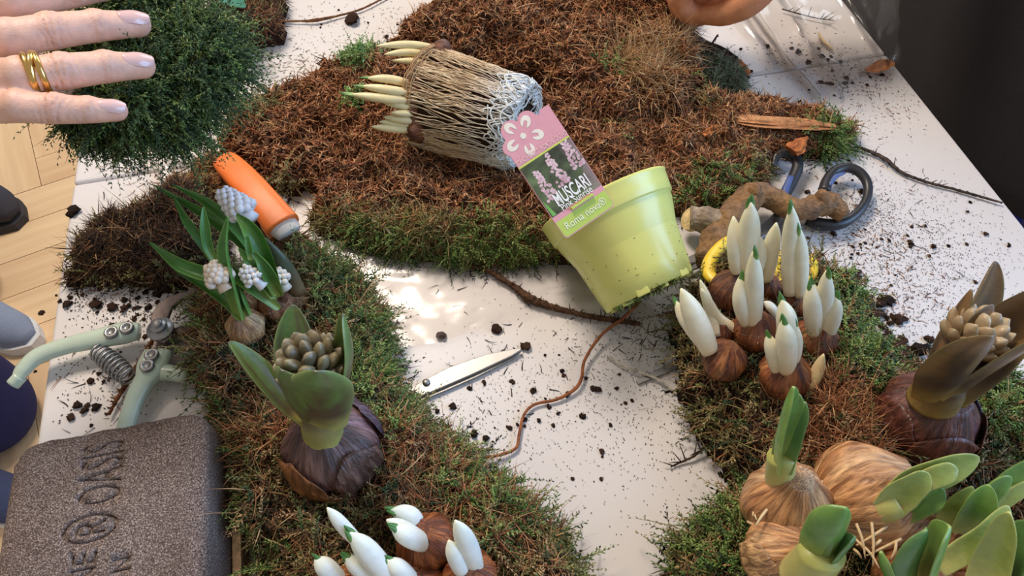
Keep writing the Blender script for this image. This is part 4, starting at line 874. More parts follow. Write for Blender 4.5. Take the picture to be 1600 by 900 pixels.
daffodil('brown daffodil bulb with three very broad dark green leaves', (1420, 915, .042), (.1, .2, 1), .021, 1.9, BRB,
    [([(1418, 930, .072), (1424, 890, .088), (1436, 858, .102), (1446, 828, .112)], [.012, .0145, .0125, .006], (-.3, .6, .6), .35, 'd'),
     ([(1450, 930, .072), (1462, 880, .09), (1474, 845, .104), (1484, 822, .112)], [.010, .0125, .011, .005], (-.4, .5, .6), .4, 'g'),
     ([(1400, 940, .072), (1388, 905, .086), (1380, 882, .094), (1376, 862, .1)], [.006, .0062, .005, .0028], (.8, .2, .5), .5, 'g'),
     ([(1462, 885, .074), (1500, 860, .08), (1545, 830, .088), (1575, 790, .096)], [.006, .0072, .0072, .004], (-.2, -.6, .7), .35, 'y')], None, 21.9, None)
daffodil('purple brown daffodil bulb with pointed leaves, half hidden beyond the broad leaves', (1540, 925, .042), (.2, .2, 1), .021, 1.9, ((140, 96, 70), (98, 66, 54), (150, 130, 130)),
    [([(1540, 930, .07), (1556, 880, .088), (1570, 840, .104), (1577, 800, .118)], [.010, .010, .0075, .0025], (-.7, -.2, .5), .5, 'y'),
     ([(1560, 935, .07), (1580, 890, .086), (1600, 850, .1), (1630, 820, .112)], [.010, .011, .010, .004], (-.4, .3, .6), .4, 'd'),
     ([(1575, 940, .07), (1600, 905, .084), (1625, 880, .094), (1650, 860, .1)], [.008, .008, .008, .003], (-.4, .4, .6), .4, 'g')], None, 25.1, None)
# grape hyacinths in the long bed
def gleaf(par, pts, ws, hint=(0, -.6, .8), cup=.5, dark=0.0):
    ws = [q*.78 for q in ws]; cup = .95; mb = MB(); s0 = rnd.random()*9
    def cf(q, u): return mixc(mixc(mixc(C(156, 176, 96), C(70, 122, 52), min(1, q*3)), C(112, 152, 76), max(0, abs(u)-.55)*1.3), C(74, 66, 60), dark*(1-.5*q))
    mb.blade(PP(pts), ws, hint, cup, .0024, 16, 7, cf); return mb.build('leaf', M['leaf'], par, subsurf=1)
def grape(par, a, b, r, colr, n=46):
    A, B = P(*a), P(*b); ax = B-A; L = ax.length; axn = ax.normalized(); u = axn.orthogonal().normalized(); w = axn.cross(u); mb = MB()
    mb.tube([A-axn*.006, B-axn*.002], [r*.7, r*.25], 6, 10, colr)
    for k in range(n):
        t = (k+.5)/n; g = k*2.399963; rr_ = r*(1.0-.55*t**1.5)*(.75 if t < .08 else 1); q = A+ax*t+(u*math.cos(g)+w*math.sin(g))*rr_
        mb.ball(q, r*(.42-.14*t), mixc(colr, C(232, 226, 222), rnd.random()*.6), 7, 5)
    return mb.build('flower_spike', M['shoot'], par)
t, p = bthing('grape_hyacinth_bulb', 'grape hyacinth with a nodding tan flower and long leaves arching over dark moss', 386, 514, .046, None, 'grape hyacinth')
bulb(t, p, (-.1, .1, 1), .0125, 2.1, ((206, 170, 124), (160, 116, 76), (226, 200, 160)), .4, 31, .08)
gleaf(t, [(381, 500, .062), (345, 462, .074), (285, 418, .084), (233, 378, .088)], [.0042, .0055, .0065, .0008], (.2, -.4, .9), .5)
gleaf(t, [(360, 432, .085), (325, 428, .09), (285, 414, .092), (240, 384, .09)], [.003, .0068, .006, .001], (.1, -.6, .8), .4)
gleaf(t, [(378, 498, .062), (366, 450, .086), (353, 390, .108), (357, 337, .125)], [.0045, .0058, .0055, .0008], (-.3, -.6, .4), .5)
gleaf(t, [(392, 492, .06), (383, 470, .068), (374, 446, .076)], [.003, .005, .002], (-.5, -.5, .5), .5)
gleaf(t, [(340, 412, .09), (326, 384, .1), (321, 352, .11), (318, 322, .118)], [.0032, .0045, .0045, .0008], (.2, -.6, .4), .5)
st = MB(); st.tube(PP([(372, 480, .066), (358, 458, .08), (346, 442, .09)]), [.0026, .0024, .0022], 8, 8, C(150, 150, 96)); st.build('flower_stem', M['leaf'], t); grape(t, (347, 440, .092), (330, 412, .1), .0072, C(214, 190, 160))
t, p = bthing('grape_hyacinth_bulb', 'grape hyacinth with a tight sheaf of bright leaves and two white flower spikes', 436, 478, .044, None, 'grape hyacinth')
bulb(t, p, (-.15, .15, 1), .0125, 2.0, ((170, 120, 84), (120, 80, 58), (200, 160, 120)), .4, 37, .08)
for pts, ws in (([(434, 468, .06), (400, 400, .08), (345, 350, .09), (240, 289, .092)], [.004, .0058, .0058, .0008]), ([(430, 460, .062), (395, 385, .088), (336, 324, .1), (268, 288, .1)], [.004, .0052, .005, .0008]),
                ([(436, 462, .064), (418, 405, .09), (398, 362, .106), (370, 334, .112)], [.005, .0075, .0085, .0015]), ([(438, 482, .058), (395, 447, .074), (352, 417, .086), (316, 385, .094)], [.0035, .006, .006, .0008]),
                ([(432, 462, .066), (415, 436, .08), (396, 412, .092), (373, 387, .1)], [.005, .0062, .0055, .001]), ([(436, 458, .068), (426, 432, .084), (414, 412, .094), (398, 394, .1)], [.005, .0068, .0058, .0015]),
                ([(333, 407, .07), (318, 378, .082), (296, 348, .09), (272, 308, .094)], [.003, .0048, .0045, .0008]), ([(392, 406, .096), (390, 388, .102), (386, 368, .108)], [.002, .0032, .002])): gleaf(t, pts, ws, (.1, -.6, .7), .5)
grape(t, (384, 334, .1), (346, 300, .108), .0078, C(224, 220, 222), 54); grape(t, (400, 438, .086), (378, 420, .094), .0055, C(232, 228, 222), 30); grape(t, (440, 440, .07), (428, 422, .078), .0058, C(226, 214, 198), 26)
t, p = bthing('grape_hyacinth_bulb', 'small bulb with a single dark purple green spear sprout in the moss', 463, 466, .042, None, 'grape hyacinth')
bulb(t, p, (.1, .1, 1), .0095, 1.9, ((190, 150, 110), (140, 96, 66), (214, 180, 140)), .4, 43, .08)
mb = MB(); mb.tube(PP([(466, 458, .05), (452, 428, .066), (436, 402, .08), (414, 372, .094)]), [.006, .0058, .0046, .0008], 16, 12, flat=.7, cfun=lambda q: mixc(C(128, 104, 76), C(74, 84, 66), min(1, q*2))); mb.build('shoot', M['leaf'], t)
mb = MB(); mb.tube(PP([(444, 476, .05), (440, 458, .06), (438, 448, .066)]), [.0034, .0032, .0012], 8, 8, C(104, 70, 52)); mb.build('shoot', M['skinbulb'], t)
t, p = bthing('grape_hyacinth_bulb', 'bare pale bulb half sunk behind the arching grape hyacinth', 384, 478, .044, None, 'grape hyacinth'); bulb(t, p, (0, .1, 1), .0105, 1.7, ((204, 172, 132), (160, 122, 86), (224, 200, 164)), .4, 47, .08)
lf = MB(); lf.blade(PP([(345, -30, .04), (362, -5, .055), (384, 12, .06)]), [.012, .012, .001], (0, -.6, .8), .2, .002, 12, 7, None, C(60, 130, 112)); tag(lf.build('fallen_leaf', M['leaf'], subsurf=1), 'teal pointed leaf lying on the moss behind the held clump', 'leaf')

# ------------------------------------------------------------------ root ball tipped out of its pot
def root_ball():
    A = P(664, 152, .050); ax = Vector((.86, -.40, .04)).normalized(); Ln = .086; r0, r1 = .0405, .034
    root = thing('potted_muscari', 'knocked out muscari root ball wrapped in white roots, cream shoots pointing sideways', 'root ball', (A.x, A.y, T))
    prof = [(-.004, .004), (-.002, r0*.7), (.002, r0*.94)]+[(Ln*t, r0+(r1-r0)*t) for t in (.1, .3, .5, .7, .9)]+[(Ln*.97, r1*.9), (Ln, r1*.7), (Ln*1.005, .003)]
    mb = MB(); mb.lathe(A, ax, prof, 40, cfun=lambda t, a: mixc(C(70, 50, 38), C(44, 34, 28), .5+.5*mnoise.noise(Vector((math.cos(a)*4, math.sin(a)*4, t*6)))), wob=lambda t, a: 1+.06*mnoise.noise(Vector((math.cos(a)*3, math.sin(a)*3, t*5)))); mb.build('soil_core', M['soil'], root)
    u = ax.orthogonal().normalized(); w = ax.cross(u); rt = MB()
    def S(t, a, lift=.0006):
        if t <= 1: return A+ax*(Ln*t)+(u*math.cos(a)+w*math.sin(a))*(r0+(r1-r0)*t+lift)
        k = t-1; return A+ax*(Ln+.0012*math.cos(k)+lift)+(u*math.cos(a)+w*math.sin(a))*max(.004, r1*(1-k))
    centres = [rnd.random()*6.283 for _ in range(34)]; cv_ = Vector((0, -.62, .78))
    def dens(a): n_ = u*math.cos(a)+w*math.sin(a); return 1.0 if n_.z > .55 else (.35 if n_.z > -.25 else .7)
    for k in range(900):
        a = rnd.choice(centres)+rnd.gauss(0, .06) if rnd.random() < .75 else rnd.random()*6.283
        if rnd.random() > dens(a): continue
        t0 = rnd.choice((0.02, .05, .1, rnd.random()*.7)); t1 = min(1.62, t0+rnd.uniform(.3, 1.3)); dr = rnd.gauss(0, .13); ph = rnd.random()*6; n = 11; pts = []
        for i in range(n):
            t = t0+(t1-t0)*i/(n-1); pts.append(S(t, a+dr*(t-t0)+.06*math.sin(ph+t*5)+.02*math.sin(ph*2+t*17), .0004+.0022*rnd.random()*(.4+.6*rnd.random())))
        r = rnd.uniform(.0003, .0006); wv = rnd.random()
        rt.tube(pts, [r, r, r*.6], 16, 4, cap=False, cfun=lambda q, t0=t0, t1=t1, wv=wv: mixc(mixc(C(176, 142, 104), C(226, 206, 172), wv), C(226, 226, 222), min(1, max(0, (t0+(t1-t0)*q-.55)*2.0))))
    for k in range(170):                               # white mesh circling the foot of the ball
        a = rnd.random()*6.283; da = rnd.choice((-1, 1))*rnd.uniform(.4, 1.4); tt = rnd.choice((rnd.uniform(.86, 1.04), rnd.uniform(.95, 1.35))); n = 9; pts = [S(tt+.10*math.sin(i*.8+a*3)+rnd.gauss(0, .02), a+da*i/(n-1), .001+.002*rnd.random()) for i in range(n)]; r = rnd.uniform(.0004, .0008)
        rt.tube(pts, [r, r, r*.6], 16, 4, cap=False, cols=mixc(C(204, 208, 208), C(236, 236, 232), rnd.random()))
    for k in range(40):                                # tan roots circling the top
        a = rnd.random()*6.283; da = rnd.uniform(.5, 1.4); tt = rnd.uniform(.0, .09); pts = [S(tt+.015*math.sin(i+a), a+da*i/7, .001+.002*rnd.random()) for i in range(8)]; rt.tube(pts, [.0006, .0005, .0004], 12, 4, cap=False, cols=mixc(C(150, 112, 76), C(190, 156, 112), rnd.random()))
    rt.build('roots', M['root'], root)
    for x, y, h, r in ((694, 84, .080, .0110), (660, 138, .074, .0125), (655, 166, .064, .013), (656, 198, .052, .0125), (686, 108, .070, .010)):
        bulb(root, P(x, y, h), (-1, .05, 0), r, 1.6, ((126, 76, 50), (84, 54, 40), (168, 112, 74)), .5, x*.1, .16)
    for pts, r, tp in (([(684, 76, .083), (640, 70, .087), (587, 72, .09)], .0044, None), ([(680, 88, .08), (640, 82, .084), (600, 85, .086)], .0044, None), ([(676, 112, .074), (655, 98, .08), (612, 94, .082)], .0042, None),
                       ([(644, 132, .08), (610, 124, .084), (572, 122, .086)], .0046, 'green'), ([(642, 145, .077), (605, 140, .082), (563, 134, .084)], .0046, 'green'), ([(642, 157, .073), (600, 154, .078), (545, 147, .08)], .0050, 'green'),
                       ([(645, 167, .069), (624, 164, .072), (598, 160, .074)], .0042, None), ([(646, 178, .065), (630, 177, .068), (610, 176, .07)], .0038, None), ([(648, 189, .06), (628, 187, .063), (599, 183, .065)], .0044, None), ([(644, 203, .054), (616, 201, .057), (580, 198, .059)], .0046, None), ([(642, 196, .057), (620, 193, .06), (592, 190, .062)], .0036, None)):
        shoot(root, pts, r, tp, C(214, 190, 140), C(228, 210, 158), C(226, 216, 168), .85, 14, .9)
    return root
root_ball()

# ------------------------------------------------------------------ tools
def plate(mb, outline, h0, h1, colr=(1, 1, 1), smooth=False):
    """flat piece: outline of pixel points, from height h0 to h1 above the table (h may vary per point)"""
    top = [P(x, y, h1(x) if callable(h1) else h1) for x, y in outline]; th = (h1(0)-h0(0)) if callable(h1) else h1-h0
    bot = [q-Vector((0, 0, th)) for q in top]; n = len(top)
    return mb.add(top+bot, [tuple(range(n)), tuple(range(2*n-1, n-1, -1))]+[(i+n, (i+1) % n+n, (i+1) % n, i) for i in range(n)], colr, smooth)
def secateurs():
    root = thing('secateurs', 'open secateurs with mint green handles and a coiled spring, half under the foam brick', 'secateurs', P(215, 560))
    mb = MB(); mb.tube(PP([(28, 592, .012), (36, 578, .013), (60, 556, .014), (105, 540, .014), (150, 530, .014), (195, 520, .014), (218, 518, .013)]), [.004, .0056, .0062, .0062, .0072, .0085, .0062], 30, 14, flat=.75); h1 = mb.build('handle', M['mint'], root)
    mb = MB(); mb.tube(PP([(20, 601, .010), (32, 588, .012)]), [.0046, .0046], 5, 12); mb.build('handle_hook', M['mint'], h1)
    mb = MB(); mb.tube(PP([(188, 700, .011), (205, 640, .012), (222, 602, .013), (238, 582, .013), (252, 560, .013), (257, 548, .013)]), [.006, .0062, .0072, .0085, .0062, .005], 26, 14, flat=.75)
    mb.tube(PP([(238, 584, .012), (262, 582, .012), (294, 588, .012)]), [.007, .006, .0055], 10, 12, flat=.7); mb.tube(PP([(226, 590, .013), (226, 570, .014), (233, 548, .014)]), [.006, .0052, .0032], 10, 12, flat=.75); h2 = mb.build('handle', M['mint'], root)
    for x, y in ((175, 521), (199, 514), (238, 556), (231, 573)):
        b = MB(); c = P(x, y, .0192); b.lathe(c, UP, [(0, .0048), (.0022, .0048), (.003, .0036), (.0022, .0024), (.0016, .0022), (.0016, .0004)], 18, cap=False); b.build('bolt', M['metal'], h1 if x < 220 else h2)
    mb = MB(); plate(mb, [(240, 530), (234, 512), (236, 492), (246, 474), (262, 463), (284, 456), (312, 452), (300, 460), (282, 468), (268, 480), (262, 496), (270, 505), (268, 526), (256, 536)], .016, .0195); mb.build('curved_blade', M['darkmetal'], root, bevel=.0008)
    mb = MB(); plate(mb, [(232, 560), (240, 530), (262, 518), (272, 512), (310, 502), (314, 506), (280, 528), (262, 545), (252, 572)], .006, .0095); mb.build('cutting_blade', M['darkmetal'], root, bevel=.0008)
    b = MB(); c = P(251, 515, .0195); b.lathe(c, UP, [(0, .0092), (.0014, .0092), (.0016, .0088), (.0017, .0058), (.0058, .0056), (.0060, .0054), (.0062, .0038), (.0085, .0036), (.009, .003), (.009, .0003)], 24, cap=False); b.build('pivot_nut', M['metal'], root)
    A, B = P(152, 548, .012), P(203, 592, .012); ax = (B-A); u = Vector((-ax.y, ax.x, 0)).normalized(); pts = []
    n = 130
    for i in range(n+1):
        t = i/n; r = .0052+.0018*math.sin(t*math.pi); g = t*10*2*math.pi; pts.append(A+ax*t+u*r*math.cos(g)+UP*(r*math.sin(g)*.9+.0005))
    s = MB(); s.tube(pts, [.00085, .00085], 260, 6); s.build('spring', M['metal'], root)
secateurs()
def black_scissors():
    root = thing('scissors', 'scissors with black loop handles lying behind the gnarled branch', 'scissors', P(1270, 320))
    lo = MB(); lo.tube(PP([(1208, 262, .010), (1213, 244, .013), (1228, 238, .014), (1243, 246, .013), (1246, 262, .012), (1238, 282, .010), (1226, 305, .009), (1215, 330, .008)]), [.0025, .0032, .0038, .0045, .0048, .0048, .0046, .004], 34, 12, flat=.9); lo.build('handle_loop', M['black'], root)
    lo = MB(); lo.tube(PP([(1288, 300, .011), (1292, 284, .012), (1304, 268, .013), (1324, 262, .0135), (1344, 270, .013), (1356, 290, .011), (1352, 316, .009), (1334, 338, .0075), (1310, 350, .007), (1280, 350, .0065), (1262, 342, .006)]), [.0052, .0046, .0042, .0042, .0042, .0038, .0036, .0040, .0046, .0052, .004], 44, 12, flat=.95); lo.build('handle_loop', M['black'], root)
    gr = MB(); gr.tube(PP([(1236, 276, .0135), (1228, 296, .0125), (1222, 318, .011)]), [.0028, .003, .0026], 8, 8, flat=.5); gr.build('grip_inlay', pmat('blue_inlay', C(82, 100, 150), .35), root)
    gr = MB(); gr.tube(PP([(1296, 290, .015), (1306, 276, .016), (1320, 270, .016)]), [.0015, .0022, .0012], 8, 8, flat=.5); gr.build('grip_inlay', bpy.data.materials['blue_inlay'], root)
    bl_ = MB(); plate(bl_, [(1240, 305), (1252, 312), (1200, 366), (1120, 408), (1060, 430), (1110, 396), (1190, 350)], .0045, .0062); bl_.build('blade', M['metal'], root, bevel=.0004)
    bl_ = MB(); plate(bl_, [(1268, 338), (1275, 346), (1215, 372), (1130, 400), (1040, 420), (1100, 388), (1200, 356)], .0022, .004); bl_.build('blade', M['metal'], root, bevel=.0004)
black_scissors()
def blade_scissors():
    root = thing('scissors', 'slim steel scissors, closed, handles buried under the long moss bed', 'scissors', P(720, 595))
    b = MB(); plate(b, [(560, 652), (600, 628), (640, 606), (700, 574), (760, 553), (812, 543), (816, 546), (800, 556), (740, 584), (680, 610), (640, 626), (590, 650), (566, 664)], .0034, .0052); k = b.build('blade', M['metal'], root, bevel=.0006)
    b = MB(); plate(b, [(566, 664), (640, 628), (700, 604), (770, 572), (816, 547), (804, 559), (745, 589), (690, 613), (640, 633), (570, 670)], .001, .003); b.build('blade', M['metal'], root, bevel=.0004)
    r = MB(); r.lathe(P(666, 598, .0052), UP, [(0, .0026), (.001, .0026), (.0018, .0012), (.0019, .0002)], 18, cap=False); r.build('rivet', M['metal'], root)
blade_scissors()
def yellow_scissors():
    root = thing('scissors', 'scissors with yellow plastic finger loops under the white crocus shoots', 'scissors', P(1180, 420))
    def loop(c0, pts, r):
        m_ = MB(); m_.tube(pts, r, 40, 12, flat=.8); return m_.build('handle_loop', M['yellow'], root)
    loop(0, PP([(1148, 372, .030), (1128, 384, .032), (1112, 404, .034), (1107, 424, .036), (1116, 438, .038), (1134, 446, .038), (1156, 440, .038), (1170, 420, .036), (1168, 392, .032), (1156, 374, .030), (1142, 375, .030)]), [.0042, .0045, .005, .0055, .0045, .004, .004, .004, .004, .0042, .0042])
    loop(0, PP([(1262, 402, .034), (1268, 416, .036), (1262, 438, .038), (1244, 448, .038), (1222, 444, .038), (1212, 424, .036), (1218, 404, .034), (1240, 394, .032), (1260, 400, .034)]), [.0045, .0048, .0048, .004, .004, .004, .004, .0042, .0045])
    b = MB(); plate(b, [(1186, 452), (1204, 452), (1200, 520), (1192, 560)], .034, .036); b.build('blade', M['metal'], root, bevel=.0004)
yellow_scissors()
def orange_handle():
    root = thing('folding_knife', 'bright orange plastic knife handle with a hanging hole, lying on brown moss', 'knife', P(405, 300, .012))
    mb = MB(); mb.tube(PP([(347, 252, .020), (356, 257, .021), (375, 276, .023), (400, 303, .024), (425, 332, .023), (434, 344, .022), (442, 354, .021)]), [.0085, .0108, .0120, .0124, .0126, .0134, .0138], 30, 24, flat=.6, sq=.6)
    h = mb.build('handle', M['orange'], root)
    mb = MB(); c = P(359, 256, .0278); mb.lathe(c, UP, [(-.003, .0042), (.0002, .0042), (.0006, .0036), (.0002, .003), (-.0025, .0028), (-.0025, .0003)], 20, cap=False); mb.build('hanging_hole', M['orange'], h)
    mb = MB(); mb.tube(PP([(436, 347, .021), (446, 357, .020), (453, 366, .018)]), [.0118, .0112, .0095], 8, 18, flat=.55); mb.build('end_cap', M['clearcap'], root)
    sp = np.array([list(P(rnd.uniform(360, 440), rnd.uniform(262, 345), .0)) for _ in range(4)])
orange_handle()
# pale metal strip half under the right-hand moss bed
b = MB(); plate(b, [(994, 594), (1060, 560), (1100, 540), (1104, 552), (1062, 574), (998, 600)], .0005, .0025); tag(b.build('metal_strip', M['metal'], bevel=.0004), 'narrow steel strip poking out from under the crocus moss bed', 'metal strip')

# ------------------------------------------------------------------ branch, bark, twigs
def barkcol(a, b): return lambda t: mixc(a, b, rnd.random())
def rough_tube(mb, pts, radii, n, seg, c1, c2, amp=.18, flat=1.0, sc=140):
    path = catmull(pts, n); r = lerp_list(radii, n); t_, N, S = frames(path); R = []; CC = []
    for i in range(n):
        ring = []
        for j in range(seg):
            a = 2*math.pi*j/seg; d = S[i]*math.cos(a)+N[i]*flat*math.sin(a); q = Vector(path[i]+d*r[i]); k = mnoise.noise(q*sc)+.5*mnoise.noise(q*sc*2.7)
            ring.append(path[i]+d*r[i]*(1+amp*k)); CC.append(mixc(c1, c2, min(1, max(0, .5+.8*mnoise.noise(q*sc*.6+Vector((5, 5, 5)))))))
        R.append(ring)
    return mb.rings(R, CC)
def branch():
    root = thing('branch', 'gnarled forked branch with a pale sawn end beside the lime pot', 'branch', P(1170, 340))
    c1, c2 = C(150, 112, 72), C(116, 92, 74); mb = MB()
    rough_tube(mb, PP([(1110, 412, .016), (1120, 378, .018), (1136, 350, .020), (1160, 322, .022), (1182, 304, .023), (1210, 312, .022), (1240, 328, .021), (1268, 325, .021), (1296, 318, .020), (1320, 338, .016)]), [.012, .0125, .0125, .0115, .0105, .009, .0085, .009, .0095, .006], 60, 16, c1, c2, .22)
    mb.build('main_stem', M['bark'], root)
    mb = MB(); rough_tube(mb, PP([(1136, 356, .02), (1110, 346, .02), (1090, 342, .02), (1078, 341, .02)]), [.0115, .0105, .0098, .0095], 16, 16, C(168, 150, 130), C(132, 112, 92), .12); s = mb.build('side_stub', M['bark'], root)
    a, b_ = P(1078, 341, .02), P(1090, 342, .02); d = (a-b_).normalized(); d = (d+Vector((0, -.25, .75))).normalized(); e = MB(); e.lathe(a-d*.001, d, [(-.003, .0098), (.0004, .0096), (.0008, .009), (.0008, .0003)], 22, cols=C(218, 190, 140), cap=False); e.build('sawn_end', M['wood'], s)
    mb = MB(); rough_tube(mb, PP([(1285, 322, .022), (1284, 305, .030), (1286, 296, .034)]), [.007, .0055, .002], 10, 12, c1, c2, .25); mb.build('side_stub', M['bark'], root)
    mb = MB(); rough_tube(mb, PP([(1178, 306, .026), (1180, 296, .033), (1186, 288, .036)]), [.007, .006, .002], 10, 12, c1, c2, .25); mb.build('side_stub', M['bark'], root)
branch()
def chip(label, pts, w, c1, c2, flat=.45, name='bark_chip', amp=.3, n=24, group=None):
    mb = MB(); path = catmull(PP(pts), 30); ww = lerp_list(w, 30); t_, Nn, Ss = frames(path); R = []; CC = []; sd = rnd.random()*50
    for i in range(30):
        ring = []
        for j in range(22):
            a = 2*math.pi*j/22; k = mnoise.noise(Vector((math.cos(a)*3.2+sd, math.sin(a)*3.2, i*.06)))+.6*mnoise.noise(Vector((math.cos(a)*8+sd, math.sin(a)*8, i*.13))); ring.append(path[i]+(Ss[i]*math.cos(a)+Nn[i]*flat*math.sin(a))*ww[i]*(1+.5*k)); CC.append(mixc(C(*c1), C(*c2), min(1, max(0, .45-k*1.1))))
        R.append(ring)
    mb.rings(R, CC, smooth=False); return tag(mb.build(name, M['wood']), label, 'bark', group)
chip('long splintered strip of orange bark lying on the flat moss mat', [(1152, 188, .026), (1180, 190, .027), (1215, 193, .027), (1250, 194, .027), (1275, 196, .027), (1305, 199, .025)], [.004, .0062, .0066, .006, .0055, .003], (202, 146, 98), (150, 94, 58))
chip('triangular chip of orange bark between moss mat and scissors', [(1236, 236, .022), (1248, 226, .024), (1262, 214, .024)], [.007, .0058, .001], (190, 114, 62), (140, 78, 44))
chip('small orange bark sliver bedded in the brown moss', [(1098, 212, .024), (1112, 204, .025), (1126, 196, .024)], [.002, .0046, .003], (206, 134, 72), (160, 94, 50))
chip('orange bark chip lying on clear film at the table edge', [(1352, 110, .006), (1368, 106, .008), (1380, 100, .009), (1392, 97, .007)], [.002, .0055, .006, .004], (214, 136, 70), (170, 98, 50))
chip('dark rotten stick with an orange broken end', [(1074, 58, .016), (1100, 72, .015), (1128, 84, .012), (1150, 96, .009)], [.006, .0068, .0066, .005], (74, 50, 38), (50, 38, 32), .8, 'rotten_stick')
chip('short orange wood peg lying past the rotten stick', [(1150, 97, .008), (1160, 106, .008), (1170, 116, .007)], [.004, .0046, .002], (206, 122, 60), (176, 96, 46), .8)
def twig(label, pts, r, c1, c2, spurs=0, name='twig', sl=.006, n=60, amp=.35, seg=7, group=None):
    r = [q*.78 for q in r]; mb = MB(); path = PP(pts); rough_tube(mb, path, r, n, seg, C(*c1), C(*c2), amp, 1.0, 420); cv = catmull(path, 80)
    for k in range(spurs):
        i = rnd.randrange(2, 77); p = Vector(cv[i]); d = Vector((rnd.gauss(0, 1), rnd.gauss(0, 1), abs(rnd.gauss(0, .7)))).normalized(); l = sl*(.4+rnd.random()*.9); tn = Vector(cv[i+1]-cv[i]).normalized(); d = (d+tn*.4).normalized()
        mb.tube([p, p+d*l*.6+Vector((0, 0, .0003)), p+d*l], [.0005, .0004, .00012], 4, 4, mixc(C(*c1), C(*c2), rnd.random()))
    return tag(mb.build(name, M['bark']), label, 'twig', group)
twig('long rough brown twig with tiny spurs running to the foot of the pot', [(725, 412, .004), (760, 422, .004), (800, 446, .004), (830, 468, .004), (870, 482, .004), (920, 494, .004), (965, 501, .005), (1000, 506, .006)], [.0022, .0024, .003, .0046, .003, .0027, .0027, .0022], (96, 68, 48), (64, 46, 36), 240, sl=.0055, n=110)
twig('smooth rusty brown tendril curling across the bare table', [(1000, 470, .014), (975, 496, .011), (940, 523, .008), (914, 562, .006), (909, 590, .005), (898, 608, .004), (870, 624, .003), (835, 632, .003), (818, 650, .003), (811, 680, .003), (806, 700, .003), (780, 711, .004), (740, 716, .006), (700, 712, .012), (660, 690, .02)], [.0018, .0017, .0015, .0014, .0016, .0016, .0014, .0013, .0013, .0013, .0014, .0013, .0012, .0012, .001], (158, 98, 62), (130, 78, 50), 8, 'tendril', .002, 120, .1)
twig('thin dark twig lying across the table corner under the orange bark', [(1335, 228, .003), (1362, 238, .003), (1385, 250, .003), (1410, 270, .0025), (1450, 285, .0025), (1500, 298, .0025), (1566, 317, .003)], [.0017, .002, .0024, .0018, .0015, .0015, .0012], (92, 78, 70), (60, 50, 46), 26, sl=.006, n=90)
twig('knotted brown twig lying on bare table behind the pale green tuft', [(438, 33, .003), (470, 33, .003), (496, 31, .004), (530, 24, .003), (565, 14, .003), (605, -6, .003)], [.001, .0012, .0024, .0013, .0013, .0012], (140, 98, 66), (104, 72, 52), 6)
twig('fuzzy brown stem lying through the open secateurs', [(262, 492, .014), (246, 520, .010), (222, 560, .006), (200, 596, .005), (184, 622, .004), (170, 648, .004)], [.0016, .0022, .0026, .0022, .0018, .0014], (122, 74, 46), (88, 56, 38), 90, sl=.004, n=80)
twig('thin bent twig in the wide white gap under the orange handle', [(455, 358, .006), (490, 380, .004), (508, 396, .004), (523, 412, .004)], [.001, .0013, .0016, .0013], (150, 104, 66), (112, 76, 50), 5)
twig('short brown twig at the green edge of the long moss bed', [(566, 458, .01), (582, 470, .006), (597, 482, .003)], [.0008, .0011, .0014], (128, 88, 58), (92, 64, 46), 3)
twig('white worm like root draped over the edge of the brown mat', [(580, 343, .024), (600, 355, .022), (612, 366, .019), (622, 375, .014), (638, 382, .008), (648, 392, .004), (651, 405, .002)], [.0012, .0015, .0016, .0016, .0017, .0017, .0012], (232, 222, 200), (214, 200, 172), 0, 'loose_root', n=50, amp=.08)
twig('thin pale stem lying against the steel strip', [(948, 556, .002), (975, 572, .003), (1000, 582, .004), (1030, 594, .003), (1058, 616, .002)], [.0008, .001, .0012, .0012, .0009], (206, 198, 184), (176, 166, 150), 2, 'pale_stem', amp=.08)
twig('twig with bare side shoots standing out of the mat towards the pot', [(1072, 75, .018), (1100, 82, .02), (1122, 54, .03)], [.0016, .0018, .001], (74, 54, 44), (52, 40, 34), 12, sl=.008)
twig('forked dark twig poking out of the moss bed onto the bare table', [(1110, 690, .008), (1085, 712, .004), (1060, 724, .002), (1048, 730, .002)], [.0012, .0011, .0009, .0006], (80, 62, 48), (56, 44, 36), 10, sl=.01)
twig('dark needle twig lying along the top of the clear film', [(1222, 14, .004), (1250, 22, .004), (1280, 29, .004), (1298, 31, .004)], [.0009, .0008, .0007, .0005], (66, 62, 60), (46, 44, 44), 9, sl=.012)
twig('flat pale brown stick lying by the torn film and orange handle', [(330, 238, .006), (300, 258, .004), (270, 275, .003)], [.0008, .0009, .0007], (120, 88, 60), (90, 66, 48), 3)
pt_ = MB(); pt_.blade(PP([(1278, 50, .003), (1284, 64, .003), (1294, 73, .003), (1302, 79, .003)]), [.0015, .0038, .0032, .0008], (.4, .5, .8), .5, .0014, 12, 7, None, C(232, 206, 160)); tag(pt_.build('petal', M['leaf'], subsurf=1), 'curved pale yellow petal lying on the clear film', 'petal')

